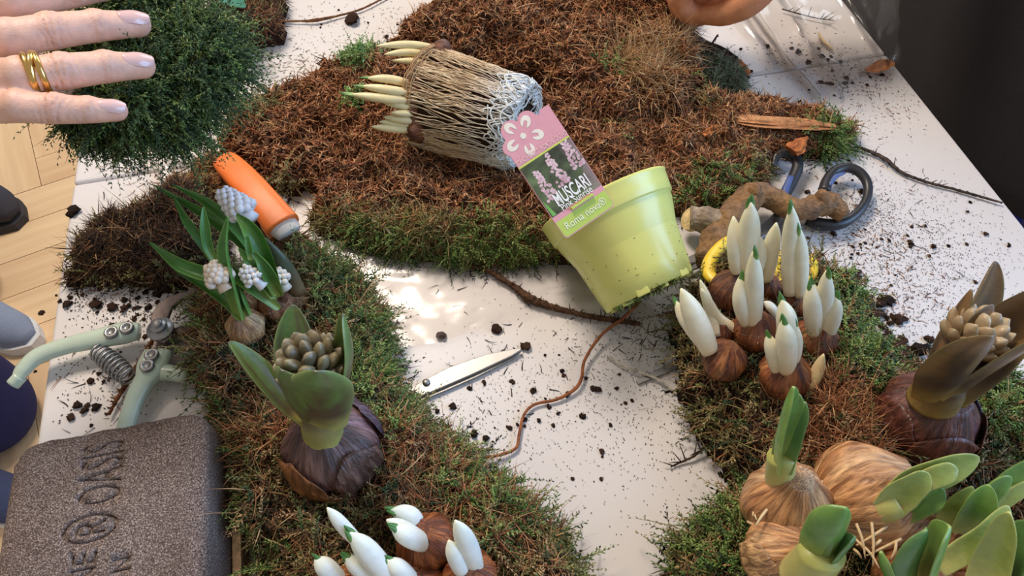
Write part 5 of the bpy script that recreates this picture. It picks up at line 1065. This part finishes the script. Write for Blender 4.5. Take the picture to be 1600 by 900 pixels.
# ------------------------------------------------------------------ clear film
def film(label, quad, hs, amp, seed, nu=44, nv=34, ridge=0.0):
    a, b, c, d = [P(x, y, h) for (x, y), h in zip(quad, hs)]; V = []; F = []
    for j in range(nv+1):
        for i in range(nu+1):
            u, v = i/nu, j/nv; q = (a*(1-u)+b*u)*(1-v)+(d*(1-u)+c*u)*v
            k = abs(mnoise.noise(Vector((u*3.3+seed, v*2.1, seed))))+.5*abs(mnoise.noise(Vector((u*7+v*5, v*4-u*3, seed+2))))
            w = .35+.65*math.sin(math.pi*min(1, max(0, u)))**.5; e = 1+.0*u
            e = ridge*(math.exp(-((u-.06-.03*math.sin(v*5))/.035)**2)+.7*math.exp(-((u-.36+.1*v)/.05)**2)+.5*math.exp(-((u-.62-.2*v)/.04)**2))
            V.append(q+Vector((.004*mnoise.noise(Vector((v*6, seed, 1))), .004*mnoise.noise(Vector((u*6, seed, 5))), .0012+amp*k*w+e)))
    F = [(j*(nu+1)+i, (j+1)*(nu+1)+i, (j+1)*(nu+1)+i+1, j*(nu+1)+i+1) for j in range(nv) for i in range(nu)]
    mb = MB(); mb.add(V, F, (1, 1, 1)); o = mb.build('plastic_film', M['film']); return tag(o, label, 'plastic film')
film('crumpled clear plastic film hanging over the table edge by the dark clothes', [(1065, -60), (1400, -60), (1404, 100), (1270, 165)], (.002, .03, .012, .002), .006, 3.1, 90, 40, .009)
film('crumpled clear plastic film lying flat under the long rough twig', [(432, 388), (900, 396), (925, 470), (590, 560)], (.001, .001, .001, .001), .0022, 8.4)
film('torn piece of clear plastic film sticking out beside the orange handle', [(222, 222), (350, 215), (340, 262), (250, 285)], (.002, .006, .004, .002), .006, 14.7, 26, 18)

# ------------------------------------------------------------------ soil crumbs and litter
crumb_me = []
for k in range(6):
    mb = MB(); mb.ball((0, 0, 0), 1, C(50+6*k, 38+4*k, 32+3*k), 10, 7); mb.v = [tuple(Vector(q)*(.9+.8*mnoise.noise(Vector(q)*1.5+Vector((k*5, 1, 2)))+.5*mnoise.noise(Vector(q)*3.6+Vector((k*3, 4, 2))))) for q in mb.v]
    o = mb.build('soil_crumb', M['soil'], origin=Vector((0, 0, 0))); crumb_me.append(o.data); col.objects.unlink(o); bpy.data.objects.remove(o)
def crumb(x, y, r, label, group, flat=.55):
    p = P(x, y); h = surf(p.x, p.y)
    o = bpy.data.objects.new('soil_crumb', rnd.choice(crumb_me)); col.objects.link(o); o.location = (p.x, p.y, T+h+r*.45); o.scale = (r*rnd.uniform(.8, 1.2), r*rnd.uniform(.8, 1.2), r*flat); o.rotation_euler = (rnd.uniform(-.3, .3), rnd.uniform(-.3, .3), rnd.random()*6.28); return tag(o, label, 'soil', group)
big = [(552, 33, .0075, 'largest black soil lump, beside the pale green moss tuft', 1), (116, 333, .0052, 'dark soil lump at the table edge by the dark moss clump', 1), (821, 543, .004, 'black soil crumb resting at the tip of the steel scissors', 1),
       (698, 674, .0036, 'black soil crumb next to the rusty tendril end, biggest thereabouts', 1), (690, 526, .0034, 'black soil crumb on the film edge near the long moss bed', 1), (775, 516, .0042, 'ragged soil crumb with a needle between film and scissors', 1)]
for x, y, r, lab, _ in big: crumb(x, y, r, lab, None)
def zone(n, pts, label, group, r=(.0008, .0022)):
    for k in range(n):
        x0, y0, sx, sy = rnd.choice(pts); crumb(rnd.gauss(x0, sx), rnd.gauss(y0, sy), rnd.uniform(*r)*rnd.choice((.7, 1, 1.3)), label, group)
zone(70, [(1370, 400, 50, 40), (1440, 380, 60, 40), (1360, 500, 30, 40), (1300, 300, 40, 30)], 'small dark soil crumb on the table between black scissors and brown hyacinth', 'crumbs between scissors and hyacinth')
zone(26, [(1372, 492, 20, 18), (1385, 540, 20, 16), (1420, 560, 16, 14)], 'coarse dark soil crumb heaped at the crocus moss bed', 'coarse crumbs by the crocus moss bed', (.0025, .0055))
zone(55, [(770, 640, 60, 30), (850, 600, 80, 50), (720, 690, 40, 30), (940, 660, 60, 50)], 'small dark soil crumb on the bare table around the rusty tendril', 'crumbs around the tendril')
zone(60, [(180, 480, 50, 16), (130, 450, 20, 20), (240, 470, 40, 15), (150, 600, 40, 40)], 'small dark soil crumb on the table between dark moss clump and secateurs', 'crumbs by the secateurs', (.0009, .003))
zone(30, [(1220, 95, 30, 20), (1290, 110, 30, 20), (1330, 120, 30, 15)], 'small brown soil crumb on the clear film', 'crumbs on the film', (.0009, .0028))
zone(24, [(500, 60, 60, 40), (650, 20, 60, 20)], 'small dark soil crumb on the table behind the cream shoots', 'crumbs behind the cream shoots')
# dust and needles too fine to count
L = []
def litter(n, pts, Lr, Rr, p_, z=.0004, lift=.05):
    c = np.array(pts, float); i = rng.integers(0, len(c), n); x = rng.normal(c[i, 0], c[i, 2]); y = rng.normal(c[i, 1], c[i, 3]); w = np.array([list(P(a, b)) for a, b in zip(x, y)]); w[:, 2] = T+z
    ok = np.array([tw*.01 < (Vector(q)-eL).dot(TR) < tw*.99 for q in w]); w = w[ok]; n = len(w); d = rng.normal(size=(n, 3)); d[:, 2] = np.abs(d[:, 2])*lift; L.append(fibres_np(w, d, rng.uniform(*Lr, n), rng.uniform(*Rr, n), pick(p_, n), .3, 0))
BLK = pal((58, 46, 40), (46, 38, 34), (78, 60, 48), (96, 70, 52)); RED = pal((150, 92, 58), (128, 76, 48), (176, 120, 80))
litter(4200, [(1360, 380, 60, 50), (1430, 420, 70, 60), (1340, 330, 40, 30), (1380, 500, 40, 50), (1480, 400, 70, 60)], (.0003, .0009), (.0002, .00055), BLK)
litter(260, [(1370, 390, 40, 40), (1330, 340, 30, 30), (1400, 470, 40, 40)], (.002, .007), (.0002, .0005), RED); litter(60, [(1400, 400, 90, 60)], (.004, .012), (.0002, .0004), BLK)
litter(1800, [(800, 620, 90, 60), (900, 580, 90, 70), (720, 680, 60, 40), (1000, 520, 60, 30), (960, 700, 80, 80)], (.0003, .0008), (.0002, .0005), BLK); litter(90, [(830, 560, 90, 60), (780, 480, 80, 50), (1000, 520, 40, 30)], (.003, .010), (.0002, .0005), BLK)
litter(1500, [(190, 470, 60, 20), (130, 440, 25, 30), (250, 490, 40, 25), (150, 580, 50, 50)], (.0003, .0018), (.0002, .0006), BLK); litter(60, [(160, 580, 50, 50), (250, 270, 40, 20)], (.004, .012), (.0002, .0005), np.vstack([BLK, RED]))
litter(700, [(500, 70, 70, 40), (640, 30, 60, 20), (460, 120, 40, 30)], (.0004, .003), (.0002, .0004), np.vstack([BLK, RED])); litter(120, [(450, 110, 40, 30), (250, 250, 60, 20)], (.005, .014), (.0002, .0004), np.vstack([RED, OLIVE]))
litter(700, [(1250, 90, 60, 30), (1330, 130, 40, 20), (1380, 160, 40, 30)], (.0004, .003), (.0002, .0005), np.vstack([BLK, RED]), .004)
litter(500, [(1010, 560, 50, 50), (1050, 640, 40, 60)], (.0003, .0016), (.0002, .0004), BLK)
v, f, c = merge(L); tag(np_mesh('soil_dust', v, f, c, M['soil'], None, (0, .4, T)), 'fine soil dust and moss needles sprinkled over the white table', 'soil', None, 'stuff')

# ------------------------------------------------------------------ people
def fuse(name, shapes, voxel, mat, parent, origin, colfun=None, smooth=6):
    """one continuous skin grown over overlapping tapered limbs"""
    mb = MB()
    for s in shapes:
        if s[0] == 't': mb.tube(s[1], s[2], s[3] if len(s) > 3 else 20, 18, flat=s[4] if len(s) > 4 else 1.0, hint=s[5] if len(s) > 5 else None)
        else: mb.ball(s[1], s[2], (1, 1, 1), 20, 14, s[3] if len(s) > 3 else (1, 1, 1))
        if s[0] == 't':
            for e, r in ((s[1][0], s[2][0]), (s[1][-1], s[2][-1])): mb.ball(e, r*.98, (1, 1, 1), 18, 12, (1, 1, 1))
    o = mb.build(name, mat, parent, origin); r = o.modifiers.new('r', 'REMESH'); r.mode = 'VOXEL'; r.voxel_size = voxel; r.use_smooth_shade = True
    s_ = o.modifiers.new('s', 'SMOOTH'); s_.iterations = smooth; s_.factor = .5
    bpy.context.view_layer.update(); dg = bpy.context.evaluated_depsgraph_get(); me = bpy.data.meshes.new_from_object(o.evaluated_get(dg)); o.modifiers.clear(); o.data = me
    for p in me.polygons: p.use_smooth = True
    n = len(me.vertices); co = np.zeros(n*3); me.vertices.foreach_get('co', co); co = co.reshape(-1, 3)+np.array(origin)
    cc = colfun(co) if colfun else np.ones((n, 3))
    if 'Col' in me.attributes: me.attributes.remove(me.attributes['Col'])
    at = me.attributes.new('Col', 'FLOAT_COLOR', 'POINT'); at.data.foreach_set('color', np.hstack([cc, np.ones((n, 1))]).astype(np.float32).ravel())
    if not me.materials: me.materials.append(mat)
    return o
SK = C(226, 184, 162)
def crease(o, F_, rad, root):
    # skin folds pressed into the skin across the finger joints
    me = o.data; n = len(me.vertices); co = np.zeros(n*3); me.vertices.foreach_get('co', co); co = co.reshape(-1, 3); W = co+np.array(WL[root.name]); nr = np.zeros(n*3); me.vertices.foreach_get('normal', nr); nr = nr.reshape(-1, 3); dsp = np.zeros(n)
    for k, pts in F_.items():
        w_ = PP(pts)
        for i, amp, wid in ((2, .00055, .0068), (3, .00035, .0042)):
            d = np.array((w_[i+1]-w_[i-1]).normalized()); q = W-np.array(w_[i]); t = q @ d; lat = np.linalg.norm(q-t[:, None]*d, axis=1); near = (lat < rad[k][i]*1.5) & (q[:, 2] > -.003)
            wob = .0006*np.sin(q[:, 1]*900+i)+.0010*(q[:, 1]/rad[k][i])**2*np.sign(t); dsp -= near*amp*np.exp(-(t/wid)**2)*np.maximum(0, np.cos(2*np.pi*(t+wob)/.0032))**2*1.6
    co += nr*dsp[:, None]; me.vertices.foreach_set('co', co.ravel()); me.update()
def person_left():
    foot = PF(28, 560); root = thing('person', 'person in navy trousers reaching in with a ringed hand laid on the moss', 'person', (foot.x, foot.y, 0))
    hh = .213
    F_ = {'index': [(-70, 18, hh+.004), (20, 4, hh+.006), (110, -14, hh), (170, -24, hh-.006), (228, -32, hh-.014)],
          'middle': [(-62, 72, hh+.004), (15, 60, hh+.006), (80, 49, hh+.003), (150, 41, hh-.003), (215, 38, hh-.010)],
          'ring': [(-50, 124, hh+.002), (32, 119, hh+.005), (98, 112, hh+.002), (165, 105, hh-.004), (222, 103, hh-.010)],
          'little': [(-40, 166, hh-.003), (30, 167, hh), (87, 170, hh-.003), (138, 172, hh-.007), (182, 173, hh-.011)]}
    wrist = P(-250, 100, hh+.01); sh = []
    rad = {'index': [.0108, .0100, .0098, .0088, .0072], 'middle': [.0112, .0102, .0100, .0089, .0074], 'ring': [.0108, .0096, .0096, .0086, .0070], 'little': [.0094, .0082, .0079, .0070, .0057]}
    for k, pts in F_.items():
        w_ = PP(pts); sh.append(('t', w_, rad[k], 28, .92)); sh.append(('t', [wrist+Vector((0, (w_[0]-wrist).y*.45, 0)), (wrist+w_[0])/2+Vector((0, (w_[0]-wrist).y*.15, .002)), w_[0]], [.015, .0145, rad[k][0]*1.12], 14, .85))
        for i in (1, 2, 3): sh.append(('b', w_[i]+Vector((0, 0, .0006)), rad[k][i]*1.045, (1, 1, .95)))
    # thumb under the palm edge on the far side, pressed to the moss
    th = [wrist+Vector((.018, .02, -.008)), wrist+Vector((.04, .040, -.024)), wrist+Vector((.06, .046, -.042)), wrist+Vector((.07, .044, -.060))]; sh.append(('t', th, [.015, .0125, .0105, .0075], 20))
    elbow = Vector((-.66, .25, 1.06)); shd = Vector((-.86, .42, 1.36))
    sh.append(('t', [wrist, wrist+(elbow-wrist)*.12, wrist+(elbow-wrist)*.5, elbow], [.0225, .024, .032, .038], 20, .85)); sh.append(('t', [elbow, (elbow+shd)/2, shd], [.038, .043, .05], 14))
    def cf(co):
        n = len(co); base = np.tile(np.array(SK), (n, 1)); red = np.zeros(n)
        for k, pts in F_.items():
            w_ = PP(pts)
            for i in (2, 3, 1): d = np.linalg.norm(co-np.array(w_[i]), axis=1); red = np.maximum(red, np.exp(-(d/.009)**2)*(.75 if i == 2 else .5))
            d = np.linalg.norm(co-np.array(w_[4]), axis=1); red = np.maximum(red, np.exp(-(d/.008)**2)*.6)
        return base*(1-red[:, None])+np.array(C(214, 146, 122))*red[:, None]
    body = fuse('body', sh, .0011, M['skin'], root, WL[root.name], cf, 8); crease(body, F_, rad, root)
    for k, pts in F_.items():
        w_ = PP(pts); a, b = w_[3], w_[4]; d = (b-a).normalized(); nr = Vector((0, -.25, 1)); nr = (nr-d*nr.dot(d)).normalized(); r = rad[k][4]
        s0 = b-d*r*.55+nr*(r*.98); m_ = MB(); m_.blade([s0-d*r*.9+nr*r*.06, s0+d*r*.2+nr*r*.06, s0+d*r*.85-nr*r*.10, s0+d*r*1.4-nr*r*.30], [r*.62, r*.80, r*.80, r*.50], -nr, .42, .0007, 12, 9); m_.build('fingernail', M['nail'], body, subsurf=1)
        # skin folds over the middle joint
    w_ = PP(F_['ring']); c = w_[1]*.62+w_[2]*.38; d = (w_[2]-w_[1]).normalized(); ring = MB()
    for q, tw_, rr_ in ((-.0024, .22, .0017), (.0, -.10, .0019), (.0024, .20, .0017)):
        u = d.orthogonal().normalized(); v = d.cross(u); dd = (d+Vector((0, tw_, 0))).normalized(); u = dd.orthogonal().normalized(); v = dd.cross(u)
        R = []; n = 40
        for i in range(n+1):
            a = 2*math.pi*i/n; o_ = u*math.cos(a)+v*math.sin(a); cc = c+d*q+o_*.0099; R.append([cc+(o_*math.cos(b)+dd*math.sin(b))*rr_ for b in np.linspace(0, 2*math.pi, 9)[:-1]])
        ring.rings(R, (1, 1, 1), False)
    for i in range(9): a = math.radians(200+i*16); ring.ball(c+d*.0012*math.sin(i)+(Vector((0, math.cos(a), 0))*-1+Vector((0, 0, .55)))*.0104*.8, .0008, (1, 1, 1), 6, 4)
    tag(ring.build('finger_ring', M['gold'], root), 'twisted gold ring')
    # clothes
    hip = Vector((-.98, .52, .95)); shR = shd; shL = Vector((-.98, .80, 1.36)); NAVY = C(44, 48, 92)
    fuse('sweater', [('t', [shd+Vector((0, 0, .0)), elbow+Vector((-.03, .02, .03)), wrist+(elbow-wrist)*.62], [.062, .052, .046], 16), ('t', [hip+Vector((0, .1, -.02)), hip+Vector((.0, .1, .25)), Vector((-.96, .62, 1.34))], [.15, .155, .14], 16, .75), ('t', [shR, shL], [.065, .065], 8), ('t', [shL, shL+Vector((.06, .04, -.28)), shL+Vector((.2, -.02, -.42))], [.062, .052, .042], 14)], .008, M['cloth'], root, WL[root.name], lambda co: np.tile(np.array(C(96, 98, 112)), (len(co), 1)), 8)
    fa = foot+Vector((0, 0, 0)); fb = PF(-60, 640)
    kn = lambda f: Vector((f.x*.6+hip.x*.4-.02, f.y*.7+hip.y*.3, .48))
    fuse('trousers', [('t', [hip+Vector((0, -.02, .02)), kn(PF(2, 640)), PF(-2, 660)+Vector((0, 0, .055))], [.11, .085, .085], 22), ('t', [hip+Vector((0, .2, .02)), Vector((-1.02, .76, .48)), PF(-60, 500)+Vector((-.03, .06, .07))], [.11, .085, .09], 22), ('t', [hip+Vector((0, -.02, .0)), hip+Vector((0, .2, .0))], [.125, .125], 8)], .009, M['cloth'], root, WL[root.name], lambda co: np.tile(np.array(NAVY), (len(co), 1)), 8)
    def shoe(p, ang, c1, c2, par):
        m_ = MB(); d = Vector((math.cos(ang), math.sin(ang), 0)); n = d.cross(UP)
        m_.tube([p-d*.14+UP*.045, p-d*.06+UP*.055, p+d*.03+UP*.042, p+d*.1+UP*.03, p+d*.135+UP*.026], [.03, .042, .042, .036, .014], 22, 16, c1, .85, UP); s = m_.build('shoe', M['cloth'], par)
        so = MB(); pts = [p-d*.145, p-d*.06, p+d*.03, p+d*.11, p+d*.145]; R = []
        path = catmull([q+UP*.0 for q in pts], 16); ws = lerp_list([.03, .041, .042, .036, .012], 16)
        for i in range(16): R.append([Vector(path[i])+n*ws[i]*sx+UP*z for sx, z in ((-1, .001), (1, .001), (1.02, .024), (-1.02, .024))])
        so.rings(R, c2, True, False); so.build('sole', M['nail'] if False else M['cloth'], s)
    shoe(PF(12, 520)+Vector((-.06, .02, 0)), -.35, C(140, 152, 176), C(226, 226, 226), root); shoe(PF(-20, 775)+Vector((-.02, .0, 0)), -.2, C(70, 78, 110), C(226, 222, 216), root)
person_left()
sh2 = thing('shoe', 'dark blue shoe on the parquet, its wearer out of sight', 'shoe', PF(-10, 335)); p0 = WL[sh2.name]; d = Vector((.9, -.35, 0)).normalized()
m_ = MB(); m_.tube([p0-d*.2+UP*.05, p0-d*.1+UP*.058, p0+UP*.05, p0+d*.045+UP*.04, p0+d*.075+UP*.03], [.035, .045, .045, .04, .016], 22, 18, flat=.85, hint=UP, cfun=lambda t: mixc(C(58, 66, 92), C(66, 64, 70), t)); m_.build('shoe_upper', M['cloth'], sh2)
m_ = MB(); R = []; nn = d.cross(UP); path = catmull([p0-d*.2, p0-d*.1, p0, p0+d*.05, p0+d*.082], 14); ws = lerp_list([.036, .046, .047, .042, .014], 14)
for i in range(14): R.append([Vector(path[i])+nn*ws[i]*sx+UP*z for sx, z in ((-1, .001), (1, .001), (1.02, .02), (-1.02, .02))])
m_.rings(R, C(70, 68, 70), True, False); m_.build('sole', M['cloth'], sh2)
def person_right():
    root = thing('person', 'person in black clothes standing at the table edge, hand by the brown moss', 'person', (.66, .70, 0))
    BLACK = C(50, 48, 50); hand = P(1114, -46, .085)
    sh = []; wr = hand+Vector((.10, .045, .07)); elbow = Vector((.50, .70, 1.02)); shd = Vector((.66, .62, 1.36))
    # loosely closed fist seen from its heel
    kn_ = [hand+Vector((-.018, .030, .012)), hand+Vector((-.024, .012, .008)), hand+Vector((-.024, -.006, .004)), hand+Vector((-.018, -.022, .0))]
    for i, k in enumerate(kn_):
        sh.append(('t', [wr+Vector((-.01, (k-hand).y*.4, 0)), (wr+k)/2+Vector((0, (k-hand).y*.2, .006)), k+Vector((0, 0, .008))], [.017, .016, .0115], 14)); sh.append(('t', [k+Vector((0, 0, .008)), k+Vector((-.012, 0, -.014)), k+Vector((.006, 0, -.030)), k+Vector((.022, 0, -.022))], [.0112, .0105, .0096, .0078], 20))
    sh.append(('b', hand+Vector((.012, 0, -.002)), .025)); sh.append(('b', hand+Vector((.03, -.012, .004)), .022))
    sh.append(('t', [wr+Vector((-.012, -.02, -.01)), hand+Vector((.036, -.030, .004)), hand+Vector((.012, -.036, -.016)), hand+Vector((-.006, -.030, -.024))], [.016, .0145, .011, .008], 18))
    sh.append(('t', [wr, wr+(elbow-wr)*.15, wr+(elbow-wr)*.5, elbow], [.024, .026, .034, .04], 20)); sh.append(('t', [elbow, shd], [.04, .05], 12))
    fuse('body', sh, .0026, M['skin'], root, WL[root.name], lambda co: np.tile(np.array(C(206, 140, 100)), (len(co), 1)), 4)
    hp = Vector((.665, .70, .95))
    fuse('jacket', [('t', [hp+Vector((0, 0, -.16)), hp+Vector((0, 0, .12)), hp+Vector((-.02, 0, .38))], [.21, .20, .16], 18, 1.0), ('t', [Vector((.66, .60, 1.34)), Vector((.92, .86, 1.34))], [.07, .07], 8), ('t', [shd, elbow+Vector((.02, 0, .02)), wr+(elbow-wr)*.55], [.066, .056, .048], 16), ('t', [Vector((.92, .88, 1.34)), Vector((.98, .92, 1.06)), Vector((.92, .9, .84))], [.064, .055, .046], 14)], .009, M['cloth'], root, WL[root.name], lambda co: np.tile(np.array(BLACK), (len(co), 1)), 8)
    ap = MB(); R = []
    for i in range(13):
        t = i/12; z = .93-.29*t; R.append([(hp.x-.012+(.225+.02*t)*math.cos(a), hp.y+.05+(.36+.0*t)*math.sin(a)+.004*math.sin(a*9+t*2), z) for a in np.linspace(0, 2*math.pi, 49)[:-1]])
    ap.rings(R, BLACK, False); o = ap.build('long_skirt', M['cloth'], root); md = o.modifiers.new('s', 'SOLIDIFY'); md.thickness = .004
    fuse('trousers', [('t', [Vector((.68+dx, .66+dy, .9)), Vector((.72+dx, .62+dy, .5)), Vector((.80+dx, .60+dy, .06))], [.10, .085, .085], 18) for dx, dy in ((0, -.06), (.02, .16))], .009, M['cloth'], root, WL[root.name], lambda co: np.tile(np.array(C(52, 58, 130)), (len(co), 1)), 6)
    for dx, dy in ((0, -.06), (.02, .16)):
        q = MB(); p = Vector((.78+dx, .60+dy, 0)); q.tube([p+Vector((.1, 0, .045)), p+Vector((.03, 0, .05)), p+Vector((-.08, -.01, .04)), p+Vector((-.15, -.02, .03))], [.035, .042, .04, .016], 18, 14, C(40, 40, 46), .85, UP); q.build('shoe', M['cloth'], root)
person_right()
